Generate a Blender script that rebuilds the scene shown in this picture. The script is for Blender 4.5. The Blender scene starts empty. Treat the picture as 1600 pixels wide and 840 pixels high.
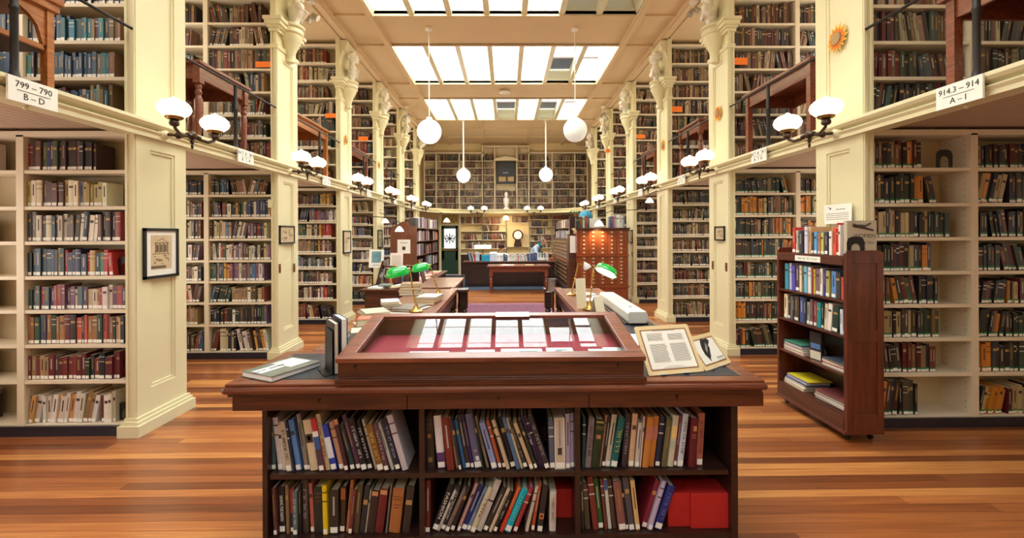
import bpy, math, random
from mathutils import Vector, Matrix
R = random.Random(11)
C = bpy.context.scene.collection
sc = bpy.context.scene
PI = math.pi

# ------------------------------------------------------------------ camera
F = 700.0; YAW = 0.0122; ROLL = -0.0046; Y0 = 365.7; EYE = 1.5
cam_d = bpy.data.cameras.new('camera'); cam = bpy.data.objects.new('camera', cam_d); C.objects.link(cam)
cam_d.sensor_width = 36; cam_d.lens = F * 36 / 1600; cam_d.shift_y = (Y0 - 420) / 1600
cam.matrix_world = Matrix.Translation((0, 0, EYE)) @ Matrix.Rotation(-YAW, 4, 'Z') @ Matrix.Rotation(PI/2, 4, 'X') @ Matrix.Rotation(ROLL, 4, 'Z')
cam_d.clip_start = 0.05; cam_d.clip_end = 100
sc.camera = cam
# ------------------------------------------------------------------ light
sc.view_settings.view_transform = 'Standard'; sc.view_settings.look = 'None'
sc.view_settings.gamma = 1; sc.view_settings.use_curve_mapping = False
sc.view_settings.exposure = 0.0
w = bpy.data.worlds.new('sky'); sc.world = w; w.use_nodes = True
bg = w.node_tree.nodes['Background']; bg.inputs[0].default_value = (0.80, 0.90, 1.0, 1); bg.inputs[1].default_value = 3.0

def area(name, loc, size, rot, power, col):
    d = bpy.data.lights.new(name, 'AREA'); d.shape = 'RECTANGLE'; d.size, d.size_y = size
    d.energy = power; d.color = col
    o = bpy.data.objects.new(name, d); C.objects.link(o); o.location = loc; o.rotation_euler = rot
    return o
SKY_X = (-2.03, 2.03); SKY_H = 4.90
SKY_Y = [4.90 + 3.15 * i for i in (-3, -2, -1, 0, 1, 2)]    # near edge of each skylight
SKY_LEN = 2.02
for y in SKY_Y:
    area('skylight_daylight', (0, y + SKY_LEN/2, 5.235), (4.0, 2.02), (0, 0, 0), (360 if y > 3 else 250) if y > 0 else 110, (1.0, 0.965, 0.91))
# added fill lights along the alcove outer walls; no windows are built there
for s in (-1, 1):
    for k in range(-2, 6):
        yc = 3.40 + 2.0875 * k + 1.30 - 2.0875 + 0.25
        for z, p in ((1.35, 20), (3.7, 26)):
            area('window_daylight', (s * 4.52, yc, z), (1.1, 1.5), (0, s * PI/2, 0), p * ((0.12 if s > 0 else 1.1) if k < 1 else 1.0), (1.0, 0.93, 0.82))

# ------------------------------------------------------------------ colour and materials
def lin(v):
    v = v / 255.0
    return v / 12.92 if v <= 0.04045 else ((v + 0.055) / 1.055) ** 2.4
def c3(c): return (lin(c[0]), lin(c[1]), lin(c[2]), 1)
MATS = {}
def base_mat(name):
    m = bpy.data.materials.new(name); m.use_nodes = True
    return m, m.node_tree, m.node_tree.nodes['Principled BSDF']
def paint(name, rgb, rough=0.5, var=0.06, scale=6, bump=0.0, metal=0.0, coat=0.0, stretch=None, spec=None):
    if name in MATS: return MATS[name]
    m, nt, b = base_mat(name)
    N = nt.nodes.new; L = nt.links.new
    tc = N('ShaderNodeTexCoord'); mp = N('ShaderNodeMapping'); no = N('ShaderNodeTexNoise'); mx = N('ShaderNodeMix'); mx.data_type = 'RGBA'
    mp.inputs['Scale'].default_value = stretch or (1, 1, 1)
    no.inputs['Scale'].default_value = scale; no.inputs['Detail'].default_value = 5
    L(tc.outputs['Object'], mp.inputs[0]); L(mp.outputs[0], no.inputs['Vector'])
    a = c3(rgb)
    mx.inputs[6].default_value = tuple(min(1, x * (1 - var * 1.6)) for x in a[:3]) + (1,)
    mx.inputs[7].default_value = tuple(min(1, x * (1 + var * 1.6)) for x in a[:3]) + (1,)
    L(no.outputs[0], mx.inputs[0]); L(mx.outputs[2], b.inputs['Base Color'])
    b.inputs['Roughness'].default_value = rough; b.inputs['Metallic'].default_value = metal; b.inputs['Coat Weight'].default_value = coat
    if spec is not None: b.inputs['Specular IOR Level'].default_value = spec
    if bump:
        bp = N('ShaderNodeBump'); bp.inputs['Strength'].default_value = bump; bp.inputs['Distance'].default_value = 0.01
        L(no.outputs[0], bp.inputs['Height']); L(bp.outputs[0], b.inputs['Normal'])
    MATS[name] = m; return m
def wood(name, dark, light, stretch=(1, 14, 14), scale=3.0, rough=0.35, coat=0.3):
    if name in MATS: return MATS[name]
    m, nt, b = base_mat(name)
    N = nt.nodes.new; L = nt.links.new
    tc = N('ShaderNodeTexCoord'); mp = N('ShaderNodeMapping'); mp.inputs['Scale'].default_value = stretch
    no = N('ShaderNodeTexNoise'); no.inputs['Scale'].default_value = scale; no.inputs['Detail'].default_value = 8; no.inputs['Roughness'].default_value = 0.6; no.inputs['Distortion'].default_value = 0.6
    cr = N('ShaderNodeValToRGB'); cr.color_ramp.elements[0].position = 0.3; cr.color_ramp.elements[1].position = 0.72
    cr.color_ramp.elements[0].color = c3(dark); cr.color_ramp.elements[1].color = c3(light)
    L(tc.outputs['Object'], mp.inputs[0]); L(mp.outputs[0], no.inputs['Vector']); L(no.outputs[0], cr.inputs[0]); L(cr.outputs[0], b.inputs['Base Color'])
    b.inputs['Roughness'].default_value = rough; b.inputs['Coat Weight'].default_value = coat; b.inputs['Coat Roughness'].default_value = 0.2
    bp = N('ShaderNodeBump'); bp.inputs['Strength'].default_value = 0.12; bp.inputs['Distance'].default_value = 0.004
    L(no.outputs[0], bp.inputs['Height']); L(bp.outputs[0], b.inputs['Normal'])
    MATS[name] = m; return m
def glow(name, rgb, strength, rough=0.3):
    if name in MATS: return MATS[name]
    m, nt, b = base_mat(name)
    b.inputs['Base Color'].default_value = c3(rgb); b.inputs['Emission Color'].default_value = c3(rgb); b.inputs['Emission Strength'].default_value = strength
    b.inputs['Roughness'].default_value = rough
    MATS[name] = m; return m
def attr_mat(name, attr='Col', rough=0.5, var=0.12, coat=0.0):
    m, nt, b = base_mat(name)
    N = nt.nodes.new; L = nt.links.new
    at = N('ShaderNodeAttribute'); at.attribute_name = attr
    tc = N('ShaderNodeTexCoord'); no = N('ShaderNodeTexNoise'); no.inputs['Scale'].default_value = 60; no.inputs['Detail'].default_value = 4
    mr = N('ShaderNodeMapRange'); mr.inputs['To Min'].default_value = 1 - var; mr.inputs['To Max'].default_value = 1 + var
    mx = N('ShaderNodeVectorMath'); mx.operation = 'SCALE'
    L(tc.outputs['Object'], no.inputs['Vector']); L(no.outputs[0], mr.inputs[0]); L(at.outputs['Color'], mx.inputs[0]); L(mr.outputs[0], mx.inputs['Scale'])
    L(mx.outputs[0], b.inputs['Base Color']); b.inputs['Roughness'].default_value = rough; b.inputs['Coat Weight'].default_value = coat
    MATS[name] = m; return m
def floor_mat(name, use_attr):
    m, nt, b = base_mat(name)
    N = nt.nodes.new; L = nt.links.new
    if use_attr:
        at = N('ShaderNodeAttribute'); at.attribute_name = 'tone'; src = at.outputs['Fac']
    else:
        oi = N('ShaderNodeObjectInfo'); src = oi.outputs['Random']
    tc = N('ShaderNodeNewGeometry'); mp = N('ShaderNodeMapping'); mp.inputs['Scale'].default_value = (0.8, 26, 26)
    no = N('ShaderNodeTexNoise'); no.inputs['Scale'].default_value = 2.2; no.inputs['Detail'].default_value = 9; no.inputs['Distortion'].default_value = 0.7
    add = N('ShaderNodeMath'); add.operation = 'MULTIPLY_ADD'; add.inputs[1].default_value = 0.55; 
    L(tc.outputs['Position'], mp.inputs[0]); L(mp.outputs[0], no.inputs['Vector'])
    L(no.outputs[0], add.inputs[0])
    sc2 = N('ShaderNodeMath'); sc2.operation = 'MULTIPLY_ADD'; sc2.inputs[1].default_value = 0.62; sc2.inputs[2].default_value = -0.08; L(src, sc2.inputs[0]); L(sc2.outputs[0], add.inputs[2])
    cr = N('ShaderNodeValToRGB'); e = cr.color_ramp.elements
    e[0].position = 0.10; e[0].color = c3((92, 46, 22)); e[1].position = 0.92; e[1].color = c3((218, 154, 84))
    x = e.new(0.35); x.color = c3((130, 70, 34)); x = e.new(0.62); x.color = c3((166, 98, 50))
    L(add.outputs[0], cr.inputs[0]); L(cr.outputs[0], b.inputs['Base Color'])
    b.inputs['Roughness'].default_value = 0.34; b.inputs['Coat Weight'].default_value = 0.35; b.inputs['Coat Roughness'].default_value = 0.22
    return m
CREAM = paint('cream_paint', (222, 214, 178), 0.42, 0.03, 3)
SHELF = paint('shelf_paint', (222, 208, 184), 0.5, 0.04, 4)
BACKP = paint('shelf_back_paint', (205, 188, 155), 0.6, 0.05, 4)
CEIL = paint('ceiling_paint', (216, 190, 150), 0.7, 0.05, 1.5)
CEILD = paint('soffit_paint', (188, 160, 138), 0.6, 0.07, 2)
WALLP = paint('wall_paint', (226, 206, 160), 0.6, 0.04, 2)
PLINTH = paint('blue_black_plinth', (22, 30, 48), 0.28, 0.3, 9, coat=0.3)
MAHOG = wood('mahogany', (50, 22, 13), (104, 52, 32))
MAHOGD = wood('dark_mahogany', (30, 16, 12), (60, 32, 24), rough=0.4)
MAHOGV = wood('mahogany_upright_grain', (58, 22, 14), (104, 46, 28), stretch=(14, 14, 1))
ORANGEW = wood('orange_oak', (128, 68, 28), (190, 116, 56), stretch=(14, 1, 14))
REDW = wood('red_walnut', (84, 36, 22), (146, 74, 46), stretch=(14, 1, 14))
TABLEW = wood('worn_table_wood', (92, 58, 42), (158, 112, 84), stretch=(14, 1, 14), rough=0.3)
LEATHER = paint('dark_leather_top', (44, 46, 52), 0.42, 0.12, 40, 0.1)
IRON = paint('black_iron', (44, 40, 40), 0.45, 0.2, 30, metal=0.4)
BRONZE = paint('bronze_metal', (74, 60, 50), 0.35, 0.2, 20, metal=0.7)
BRASS = paint('brass_metal', (190, 150, 78), 0.25, 0.1, 20, metal=0.9)
PLASTER = paint('white_plaster', (238, 234, 226), 0.6, 0.05, 12)
WHITE = paint('white_card', (240, 238, 232), 0.6, 0.02, 5)
WHITEM = paint('white_enamel', (235, 230, 220), 0.35, 0.02, 5)
PAGES = paint('page_paper', (214, 202, 178), 0.8, 0.08, 90, stretch=(30, 1, 1))
BLACK = paint('black_metal', (18, 18, 20), 0.45, 0.1, 10)
INK = paint('ink_black', (38, 34, 32), 0.7, 0.1, 10)
INKG = paint('ink_grey', (140, 136, 132), 0.7, 0.1, 10)
GOLD = paint('gilt', (196, 158, 84), 0.4, 0.1, 20, metal=0.3)
ORANGE = paint('orange_card', (248, 128, 30), 0.7, 0.03, 5)
RED = paint('red_box_cloth', (178, 28, 22), 0.65, 0.08, 20)
REDCLOTH = paint('crimson_cloth', (150, 40, 58), 0.85, 0.1, 30)
GLOBE = glow('lit_opal_glass', (255, 240, 214), 1.5)
GLOBE2 = glow('hanging_opal_glass', (255, 248, 238), 1.5)
GLOBE3 = glow('dim_opal_glass', (226, 232, 226), 0.35, 0.08)
BOOK = attr_mat('book_cloth', rough=0.5)
FLOORI = floor_mat('floorboard_wood', False); FLOORA = floor_mat('distant_floorboard_wood', True)
def glass_mat(name, tint, rough=0.0, alpha=0.9):
    m = bpy.data.materials.new(name); m.use_nodes = True; nt = m.node_tree; nt.nodes.clear()
    o = nt.nodes.new('ShaderNodeOutputMaterial'); g = nt.nodes.new('ShaderNodeBsdfGlossy'); t = nt.nodes.new('ShaderNodeBsdfTransparent')
    f = nt.nodes.new('ShaderNodeFresnel'); f.inputs[0].default_value = 1.52; mx = nt.nodes.new('ShaderNodeMixShader')
    g.inputs['Roughness'].default_value = rough; g.inputs['Color'].default_value = (1, 1, 1, 1); t.inputs[0].default_value = tint
    ma = nt.nodes.new('ShaderNodeMath'); ma.operation = 'MULTIPLY'; ma.use_clamp = True; ma.inputs[1].default_value = alpha
    ge = nt.nodes.new('ShaderNodeNewGeometry'); fb_ = nt.nodes.new('ShaderNodeMath'); fb_.operation = 'SUBTRACT'; fb_.inputs[0].default_value = 1; nt.links.new(ge.outputs['Backfacing'], fb_.inputs[1])
    mb_ = nt.nodes.new('ShaderNodeMath'); mb_.operation = 'MULTIPLY'; nt.links.new(ma.outputs[0], mb_.inputs[0]); nt.links.new(fb_.outputs[0], mb_.inputs[1])   # only the entering face reflects
    nt.links.new(f.outputs[0], ma.inputs[0]); nt.links.new(mb_.outputs[0], mx.inputs[0]); nt.links.new(t.outputs[0], mx.inputs[1]); nt.links.new(g.outputs[0], mx.inputs[2]); nt.links.new(mx.outputs[0], o.inputs[0])
    return m
GLASS = glass_mat('case_glass', (0.95, 0.98, 0.97, 1), 0.0, 0.42)
PANE = glass_mat('skylight_glass', (0.93, 0.96, 0.97, 1), 0.1, 1.0)
BLIND = glass_mat('grey_blind_glass', (0.16, 0.17, 0.19, 1), 0.3, 1.0)
def green_glass():
    m, nt, b = base_mat('green_shade_glass'); b.inputs['Base Color'].default_value = c3((0, 150, 58)); b.inputs['Roughness'].default_value = 0.08
    b.inputs['Emission Color'].default_value = c3((0, 190, 60)); b.inputs['Emission Strength'].default_value = 0.35; b.inputs['Coat Weight'].default_value = 0.6
    return m
GREENG = green_glass()

# ------------------------------------------------------------------ mesh helpers
class MB:
    def __init__(s): s.v = []; s.f = []; s.c = []
    def poly(s, pts, faces, col=None, M=None):
        n = len(s.v)
        for p in pts:
            p = Vector(p); s.v.append(tuple(M @ p) if M else tuple(p))
        for i, f in enumerate(faces):
            s.f.append(tuple(n + j for j in f))
            if col is not None: s.c.append(col[i] if isinstance(col, list) else col)
        return s
    def box(s, a, b, col=None, M=None):
        x0, y0, z0 = a; x1, y1, z1 = b
        if x0 > x1: x0, x1 = x1, x0
        if y0 > y1: y0, y1 = y1, y0
        if z0 > z1: z0, z1 = z1, z0
        return s.poly([(x0,y0,z0),(x1,y0,z0),(x1,y1,z0),(x0,y1,z0),(x0,y0,z1),(x1,y0,z1),(x1,y1,z1),(x0,y1,z1)],
                      [(0,1,5,4),(1,2,6,5),(2,3,7,6),(3,0,4,7),(4,5,6,7),(3,2,1,0)], col, M)
    def lathe(s, prof, cen=(0,0,0), seg=16, M=None, sx=1, sy=1, col=None):
        pts = []; fs = []
        for r, z in prof:
            for i in range(seg):
                a = 2*PI*i/seg; pts.append((cen[0]+r*math.cos(a)*sx, cen[1]+r*math.sin(a)*sy, cen[2]+z))
        for j in range(len(prof)-1):
            for i in range(seg):
                k = (i+1) % seg; fs.append((j*seg+i, j*seg+k, (j+1)*seg+k, (j+1)*seg+i))
        fs.append(tuple(reversed(range(seg)))); fs.append(tuple((len(prof)-1)*seg+i for i in range(seg)))
        return s.poly(pts, fs, col, M)
    def ball(s, cen, r, seg=16, sz=1.0, sx=1, sy=1, M=None):
        n = max(5, seg//2)
        return s.lathe([(max(r*math.sin(PI*i/n), 1e-4), -r*sz*math.cos(PI*i/n)) for i in range(n+1)], cen, seg, M, sx, sy)
    def rod(s, p, q, r0, r1=None, seg=8, col=None):
        r1 = r0 if r1 is None else r1; p = Vector(p); q = Vector(q); d = (q-p)
        M = Matrix.Translation(p) @ d.to_track_quat('Z', 'Y').to_matrix().to_4x4()
        return s.lathe([(r0, 0), (r1, d.length)], (0,0,0), seg, M, col=col)
    def tube(s, pts, r, seg=8):
        pts = [Vector(p) for p in pts]; n = len(pts); V = []; Fs = []
        for i, p in enumerate(pts):
            d = (pts[min(i+1, n-1)] - pts[max(i-1, 0)]).normalized()
            a = d.cross(Vector((0.31, 0.17, 0.93))).normalized(); b = d.cross(a)
            rr = r[i] if isinstance(r, (list, tuple)) else r
            for k in range(seg):
                t = 2*PI*k/seg; V.append(p + a*math.cos(t)*rr + b*math.sin(t)*rr)
        for i in range(n-1):
            for k in range(seg):
                q = (k+1) % seg; Fs.append((i*seg+k, i*seg+q, (i+1)*seg+q, (i+1)*seg+k))
        Fs.append(tuple(reversed(range(seg)))); Fs.append(tuple((n-1)*seg+k for k in range(seg)))
        return s.poly(V, Fs)
    def prism(s, poly, a, b, axis='x', M=None, col=None):
        P = {'x': lambda u, v, w: (w, u, v), 'y': lambda u, v, w: (u, w, v), 'z': lambda u, v, w: (u, v, w)}[axis]
        n = len(poly); pts = [P(u, v, a) for u, v in poly] + [P(u, v, b) for u, v in poly]
        fs = [(i, (i+1) % n, n+(i+1) % n, n+i) for i in range(n)] + [tuple(reversed(range(n))), tuple(range(n, 2*n))]
        return s.poly(pts, fs, col, M)
    def mesh(s, name, mat, smooth=False, attr='Col'):
        me = bpy.data.meshes.new(name); me.from_pydata(s.v, [], s.f)
        if s.c:
            at = me.attributes.new(attr, 'FLOAT_COLOR', 'FACE'); flat = []
            for c in s.c: flat += [c[0], c[1], c[2], 1.0]
            at.data.foreach_set('color', flat)
        me.materials.append(mat)
        if not s.c:
            import bmesh
            bm = bmesh.new(); bm.from_mesh(me); bmesh.ops.recalc_face_normals(bm, faces=bm.faces); bm.to_mesh(me); bm.free()
        if smooth:
            me.polygons.foreach_set('use_smooth', [True]*len(me.polygons))
            try: me.set_sharp_from_angle(angle=math.radians(40))
            except Exception: pass
        return me
    def build(s, name, mat, parent=None, smooth=False, bevel=0.0):
        o = bpy.data.objects.new(name, s.mesh(name, mat, smooth)); C.objects.link(o)
        if parent: o.parent = parent
        if bevel:
            b = o.modifiers.new('bevel', 'BEVEL'); b.width = bevel; b.segments = 2; b.limit_method = 'ANGLE'
        return o
def tag(o, label=None, cat=None, group=None, kind=None):
    if label: o['label'] = label
    if cat: o['category'] = cat
    if group: o['group'] = group
    if kind: o['kind'] = kind
    return o
def thing(name, label, cat, loc=(0,0,0), rz=0, group=None, kind=None):
    o = bpy.data.objects.new(name, None); o.empty_display_size = 0.1; C.objects.link(o); o.location = loc; o.rotation_euler = (0, 0, rz)
    return tag(o, label, cat, group, kind)
def child(o, name, me, loc=(0,0,0), rot=(0,0,0)):
    c = bpy.data.objects.new(name, me); C.objects.link(c); c.parent = o; c.location = loc; c.rotation_euler = rot; return c
def clone(root, loc, rz=None, label=None, group=None):
    r = root.copy(); C.objects.link(r); r.location = loc
    if rz is not None: r.rotation_euler = (0, 0, rz)
    if label: r['label'] = label
    if group: r['group'] = group
    for ch in list(root.children):
        c = ch.copy(); C.objects.link(c); c.parent = r
        for g in list(ch.children):
            d = g.copy(); C.objects.link(d); d.parent = c
    return r
def text(body, size, parent, loc, rot, mat, name='lettering', align='CENTER', ext=0.0006, sx=1.0):
    if isinstance(body, tuple):      # lettering too small to read in the photograph: letter-sized marks, body = length of each word
        mk = []
        for n_ in body: mk += [1]*n_ + [0]
        mk.pop(); m = MB(); lw = size*.62; x0 = -lw*len(mk)/2; Q = random.Random(len(mk)*7+int(size*1e5))
        for i, ch_ in enumerate(mk):
            if not ch_: continue
            a = x0+i*lw; k_ = Q.randint(0, 3); t_ = size*.10; b_ = a+lw*.72; h_ = size*.35
            if k_ in (0, 1): m.box((a, -h_, 0), (a+t_, h_, ext))
            if k_ in (0, 2): m.box((b_-t_, -h_, 0), (b_, h_, ext))
            if k_ in (1, 2): m.box((a, h_-t_, 0), (b_, h_, ext))
            if k_ in (0, 3): m.box((a, -t_/2, 0), (b_, t_/2, ext))
            if k_ == 3: m.box(((a+b_)/2-t_/2, -h_, 0), ((a+b_)/2+t_/2, h_, ext))
        o = m.build(name, mat, parent); o.location = loc; o.rotation_euler = rot; o.scale = (sx, 1, 1); return o
    cu = bpy.data.curves.new(name, 'FONT'); cu.body = body; cu.size = size; cu.align_x = align; cu.align_y = 'CENTER'; cu.extrude = ext; cu.resolution_u = 2
    cu.materials.append(mat); o = bpy.data.objects.new(name, cu); C.objects.link(o)
    if parent: o.parent = parent
    o.location = loc; o.rotation_euler = rot; o.scale = (sx, 1, 1); return o
# world point seen at a pixel of the 1600x840 frame, at a given hall distance Y or offset X
cy, sy_ = math.cos(YAW), math.sin(YAW)
def ray(px, py):
    a, b = px - 800, py - Y0
    u = a*math.cos(ROLL) + b*math.sin(ROLL); v = -a*math.sin(ROLL) + b*math.cos(ROLL)
    u /= F; v /= F
    return (sy_ + u*cy, cy - u*sy_, -v)
def atY(px, py, Y):
    d = ray(px, py); t = Y / d[1]; return Vector((d[0]*t, Y, EYE + d[2]*t))
def atX(px, py, X):
    d = ray(px, py); t = X / d[0]; return Vector((X, d[1]*t, EYE + d[2]*t))
def atZ(px, py, Z):
    d = ray(px, py); t = (Z-EYE) / d[2]; return Vector((d[0]*t, d[1]*t, Z))

# ------------------------------------------------------------------ hall dimensions
WL, WR, D0, PITCH, TH = 2.78, 2.735, 3.40, 2.0875, 0.522
def W(s): return WL if s < 0 else WR
NP = 6
ROWS_LO = [0.085, 0.415, 0.685, 0.945, 1.20, 1.462, 1.725, 1.998]; TOP_LO = 2.262
ROWS_UP = [2.40, 2.70, 2.975, 3.255, 3.535, 3.815, 4.095, 4.40]; TOP_UP = 4.69
GF = 2.385                                   # gallery floor
YB = 16.8                                    # back wall
ordn = ['first', 'second', 'third', 'fourth', 'fifth', 'sixth']
sname = {-1: 'left', 1: 'right'}

# ------------------------------------------------------------------ setting: floor, walls, ceiling
fl = MB().box((-4.6, -4.6, -0.12), (4.6, YB+0.1, -0.02)).build('floor', MAHOGD); tag(fl, kind='structure')
PW = 0.075
plank_cache = {}
fm = MB()
for i in range(int((YB + 4.6) / PW)):
    y = -4.6 + i * PW; x = -4.6 - R.random() * 2
    while x < 4.6:
        L_ = R.uniform(2.2, 5.5); a = max(x, -4.6); b = min(x + L_, 4.6); x += L_
        if b - a < 0.05: continue
        dz = R.uniform(-0.0008, 0.0)
        if 1.9 < y < 5.0:
            key = round(b - a, 1); 
            if key not in plank_cache:
                plank_cache[key] = MB().box((0, 0.0008, -0.02), (1, PW - 0.0008, 0)).mesh('floorboard', FLOORI)
            o = child(fl, 'floorboard', plank_cache[key], (a + 0.0008, y, dz)); o.scale = (b - a - 0.0016, 1, 1)
        else:
            t = R.random(); fm.box((a, y + 0.0008, -0.02), (b - 0.0016, y + PW - 0.0008, dz), (t, t, t))
o = fm.build('distant_floorboard', FLOORA, fl); o['kind'] = 'stuff'
# the tone attribute name differs from the colour attribute
o.data.attributes['Col'].name = 'tone'

ce = MB()
ys = [-4.6]
for y in SKY_Y: ys += [y, y + SKY_LEN]
ys.append(YB + 0.1)
for i in range(0, len(ys), 2): ce.box((SKY_X[0], ys[i], 4.90), (SKY_X[1], ys[i+1], 4.95))
for s in (-1, 1): ce.box((s*2.03, -4.6, 4.90), (s*2.86, YB+0.1, 4.95))
ceil = tag(ce.build('ceiling', CEIL), kind='structure')
for s in (-1, 1):
    o = MB().box((s*2.79, -4.6, 4.80), (s*4.6, YB+0.1, 4.86)).build('soffit_panel', CEIL, ceil)
for s in (-1, 1):
    for X, wd, dr in ((2.09, 0.055, 0.045), (2.72, 0.07, 0.07)):
        MB().box((s*(X-wd), -4.6, 4.90-dr), (s*(X+wd), YB, 4.90)).box((s*(X-wd+0.02), -4.6, 4.90-dr-0.015), (s*(X+wd-0.02), YB, 4.9)).build('ceiling_beam', CEIL, ceil)
for y in ys[1:-1] + [14.3, 15.6]:
    for sgn in (0,):
        MB().box((-2.7, y-0.03 if y in SKY_Y else y, 4.87), (2.7, y if y in SKY_Y else y+0.03, 4.90)).build('ceiling_moulding', CEIL, ceil)
for x in (-0.75, 0.75): MB().box((x-0.03, 13.25, 4.87), (x+0.03, YB, 4.90)).build('ceiling_moulding', CEIL, ceil)
# skylights
ncol = 7
for n, y in enumerate(SKY_Y):
    sk = thing('skylight', None, None, (0, y, 4.9), kind='structure'); sk.name = 'window_%d' % (n+1)
    fr = MB()   # shaft lining
    for s in (-1, 1): fr.poly([(s*2.03, 0, 0), (s*2.03, SKY_LEN, 0), (s*1.93, SKY_LEN-0.05, 0.32), (s*1.93, 0.05, 0.32), (s*2.08, 0, 0), (s*2.08, SKY_LEN, 0), (s*2.08, SKY_LEN, 0.32), (s*2.08, 0, 0.32)], [(0,1,2,3), (4,5,6,7), (0,1,5,4), (3,2,6,7)])
    fr.box((-2.08, -0.05, 0.0), (2.08, 0.0, 0.32)).box((-2.08, SKY_LEN, 0.0), (2.08, SKY_LEN+0.05, 0.32))
    fr.build('skylight_lining', CREAM, sk)
    cw = 4.06 / ncol
    for i in range(1, ncol):
        x = -2.03 + i*cw; MB().box((x-0.045, 0, -0.01), (x+0.045, SKY_LEN, 0.10)).box((x-0.022, 0, 0.10), (x+0.022, SKY_LEN, 0.32)).build('glazing_bar', CREAM, sk)
    for i in range(ncol):
        x = -2.03 + i*cw
        gray = (n == 4 and i == 5) or (n == 5 and i in (3, 5)) or (n == 3 and i in (5, 6))
        for j in range(3):
            a, b = SKY_LEN*j/3, SKY_LEN*(j+1)/3
            g = BLIND if gray and (j != 1 or n == 3) else PANE
            MB().box((x+0.02, a+0.012, 0.300), (x+cw-0.02, b-0.012, 0.306)).build('pane', g, sk)
        if i == 6 or gray:
            for j in (1, 2): MB().box((x+0.02, SKY_LEN*j/3-0.016, 0.285), (x+cw-0.02, SKY_LEN*j/3+0.016, 0.318)).build('glazing_bar', BRONZE, sk)
        else:
            for j in (1, 2): MB().box((x+0.02, SKY_LEN*j/3-0.006, 0.296), (x+cw-0.02, SKY_LEN*j/3+0.006, 0.308)).build('glazing_bar', WHITEM, sk)
# walls
for s, nm in ((-1, 'wall_left'), (1, 'wall_right')):
    tag(MB().box((s*4.6, -4.6, 0), (s*4.72, YB+0.1, 4.9)).build(nm, WALLP), kind='structure')
tag(MB().box((-4.72, YB, 0), (4.72, YB+0.14, 4.95)).build('wall_back', WALLP), kind='structure')
tag(MB().box((-4.72, -4.72, 0), (4.72, -4.6, 4.95)).build('wall_front', WALLP), kind='structure')

# gallery: floor slab and moulded fascia along each side
def fascia_prof(s, x):   # (x outwards from hall edge, z)
    return [(x, 2.262), (x + s*(-0.03), 2.262), (x + s*(-0.03), 2.29), (x + s*(-0.045), 2.31), (x + s*(-0.045), 2.318), (x + s*(-0.012), 2.324), (x + s*(-0.012), 2.334), (x + s*(-0.05), 2.345), (x + s*(-0.065), 2.365), (x + s*(-0.065), 2.388), (x + s*0.10, 2.388), (x + s*0.10, 2.262)]
for s in (-1, 1):
    X = W(s); y1 = 13.9
    g = thing('gallery', None, None, (0, 0, 0), kind='structure')
    pr = [(u, v) for u, v in fascia_prof(s, s*X)]
    MB().prism(pr, -4.6, y1, 'y').build('fascia', CREAM, g)
    MB().box((s*(X+0.1), -4.6, 2.33), (s*4.6, YB, 2.388)).build('floor_slab', TABLEW, g)
    nb = 22; y = -4.6
    sof = MB()
    for i in range(24):
        x0 = s*(X+0.1 + i*0.075)
        if abs(x0) > 4.55: break
        sof.box((x0 + s*0.003, -4.6, 2.318), (x0 + s*0.072, YB, 2.331))
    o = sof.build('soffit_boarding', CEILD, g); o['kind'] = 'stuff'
# back gallery, its fascia curving into the sides
g = thing('gallery', None, None, kind='structure')
pts = []
for i in range(9):
    t = i/8 * PI/2; pts.append((-2.78 + 1.5*(1-math.cos(t)), 13.9 + 1.95*math.sin(t)))
pts += [(2.735 - (p[0] + 2.78), p[1]) for p in reversed(pts)]
fb = MB(); prof = [(0, 2.25), (-0.03, 2.25), (-0.03, 2.30), (-0.045, 2.32), (-0.012, 2.33), (-0.05, 2.35), (-0.065, 2.388), (0.08, 2.388), (0.08, 2.25)]
V = []; Fs = []
for i, p in enumerate(pts):
    a = Vector(pts[max(i-1, 0)]); b = Vector(pts[min(i+1, len(pts)-1)]); d = (b-a).normalized(); nrm = Vector((d.y, -d.x))
    if i in (0, len(pts)-1): nrm = Vector((1 if i == 0 else -1, 0))
    for u, z in prof: V.append((p[0] - nrm.x*u, p[1] - nrm.y*u, z))
k = len(prof)
for i in range(len(pts)-1):
    for j in range(k): Fs.append((i*k+j, i*k+(j+1) % k, (i+1)*k+(j+1) % k, (i+1)*k+j))
fb.poly(V, Fs).build('fascia', CREAM, g)
poly = [(p[0], p[1]+0.02) for p in pts] + [(4.55, 13.9), (4.55, YB), (-4.55, YB), (-4.55, 13.9)]
MB().prism(poly, 2.334, 2.372, 'z').build('floor_slab', CEILD, g)

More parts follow.
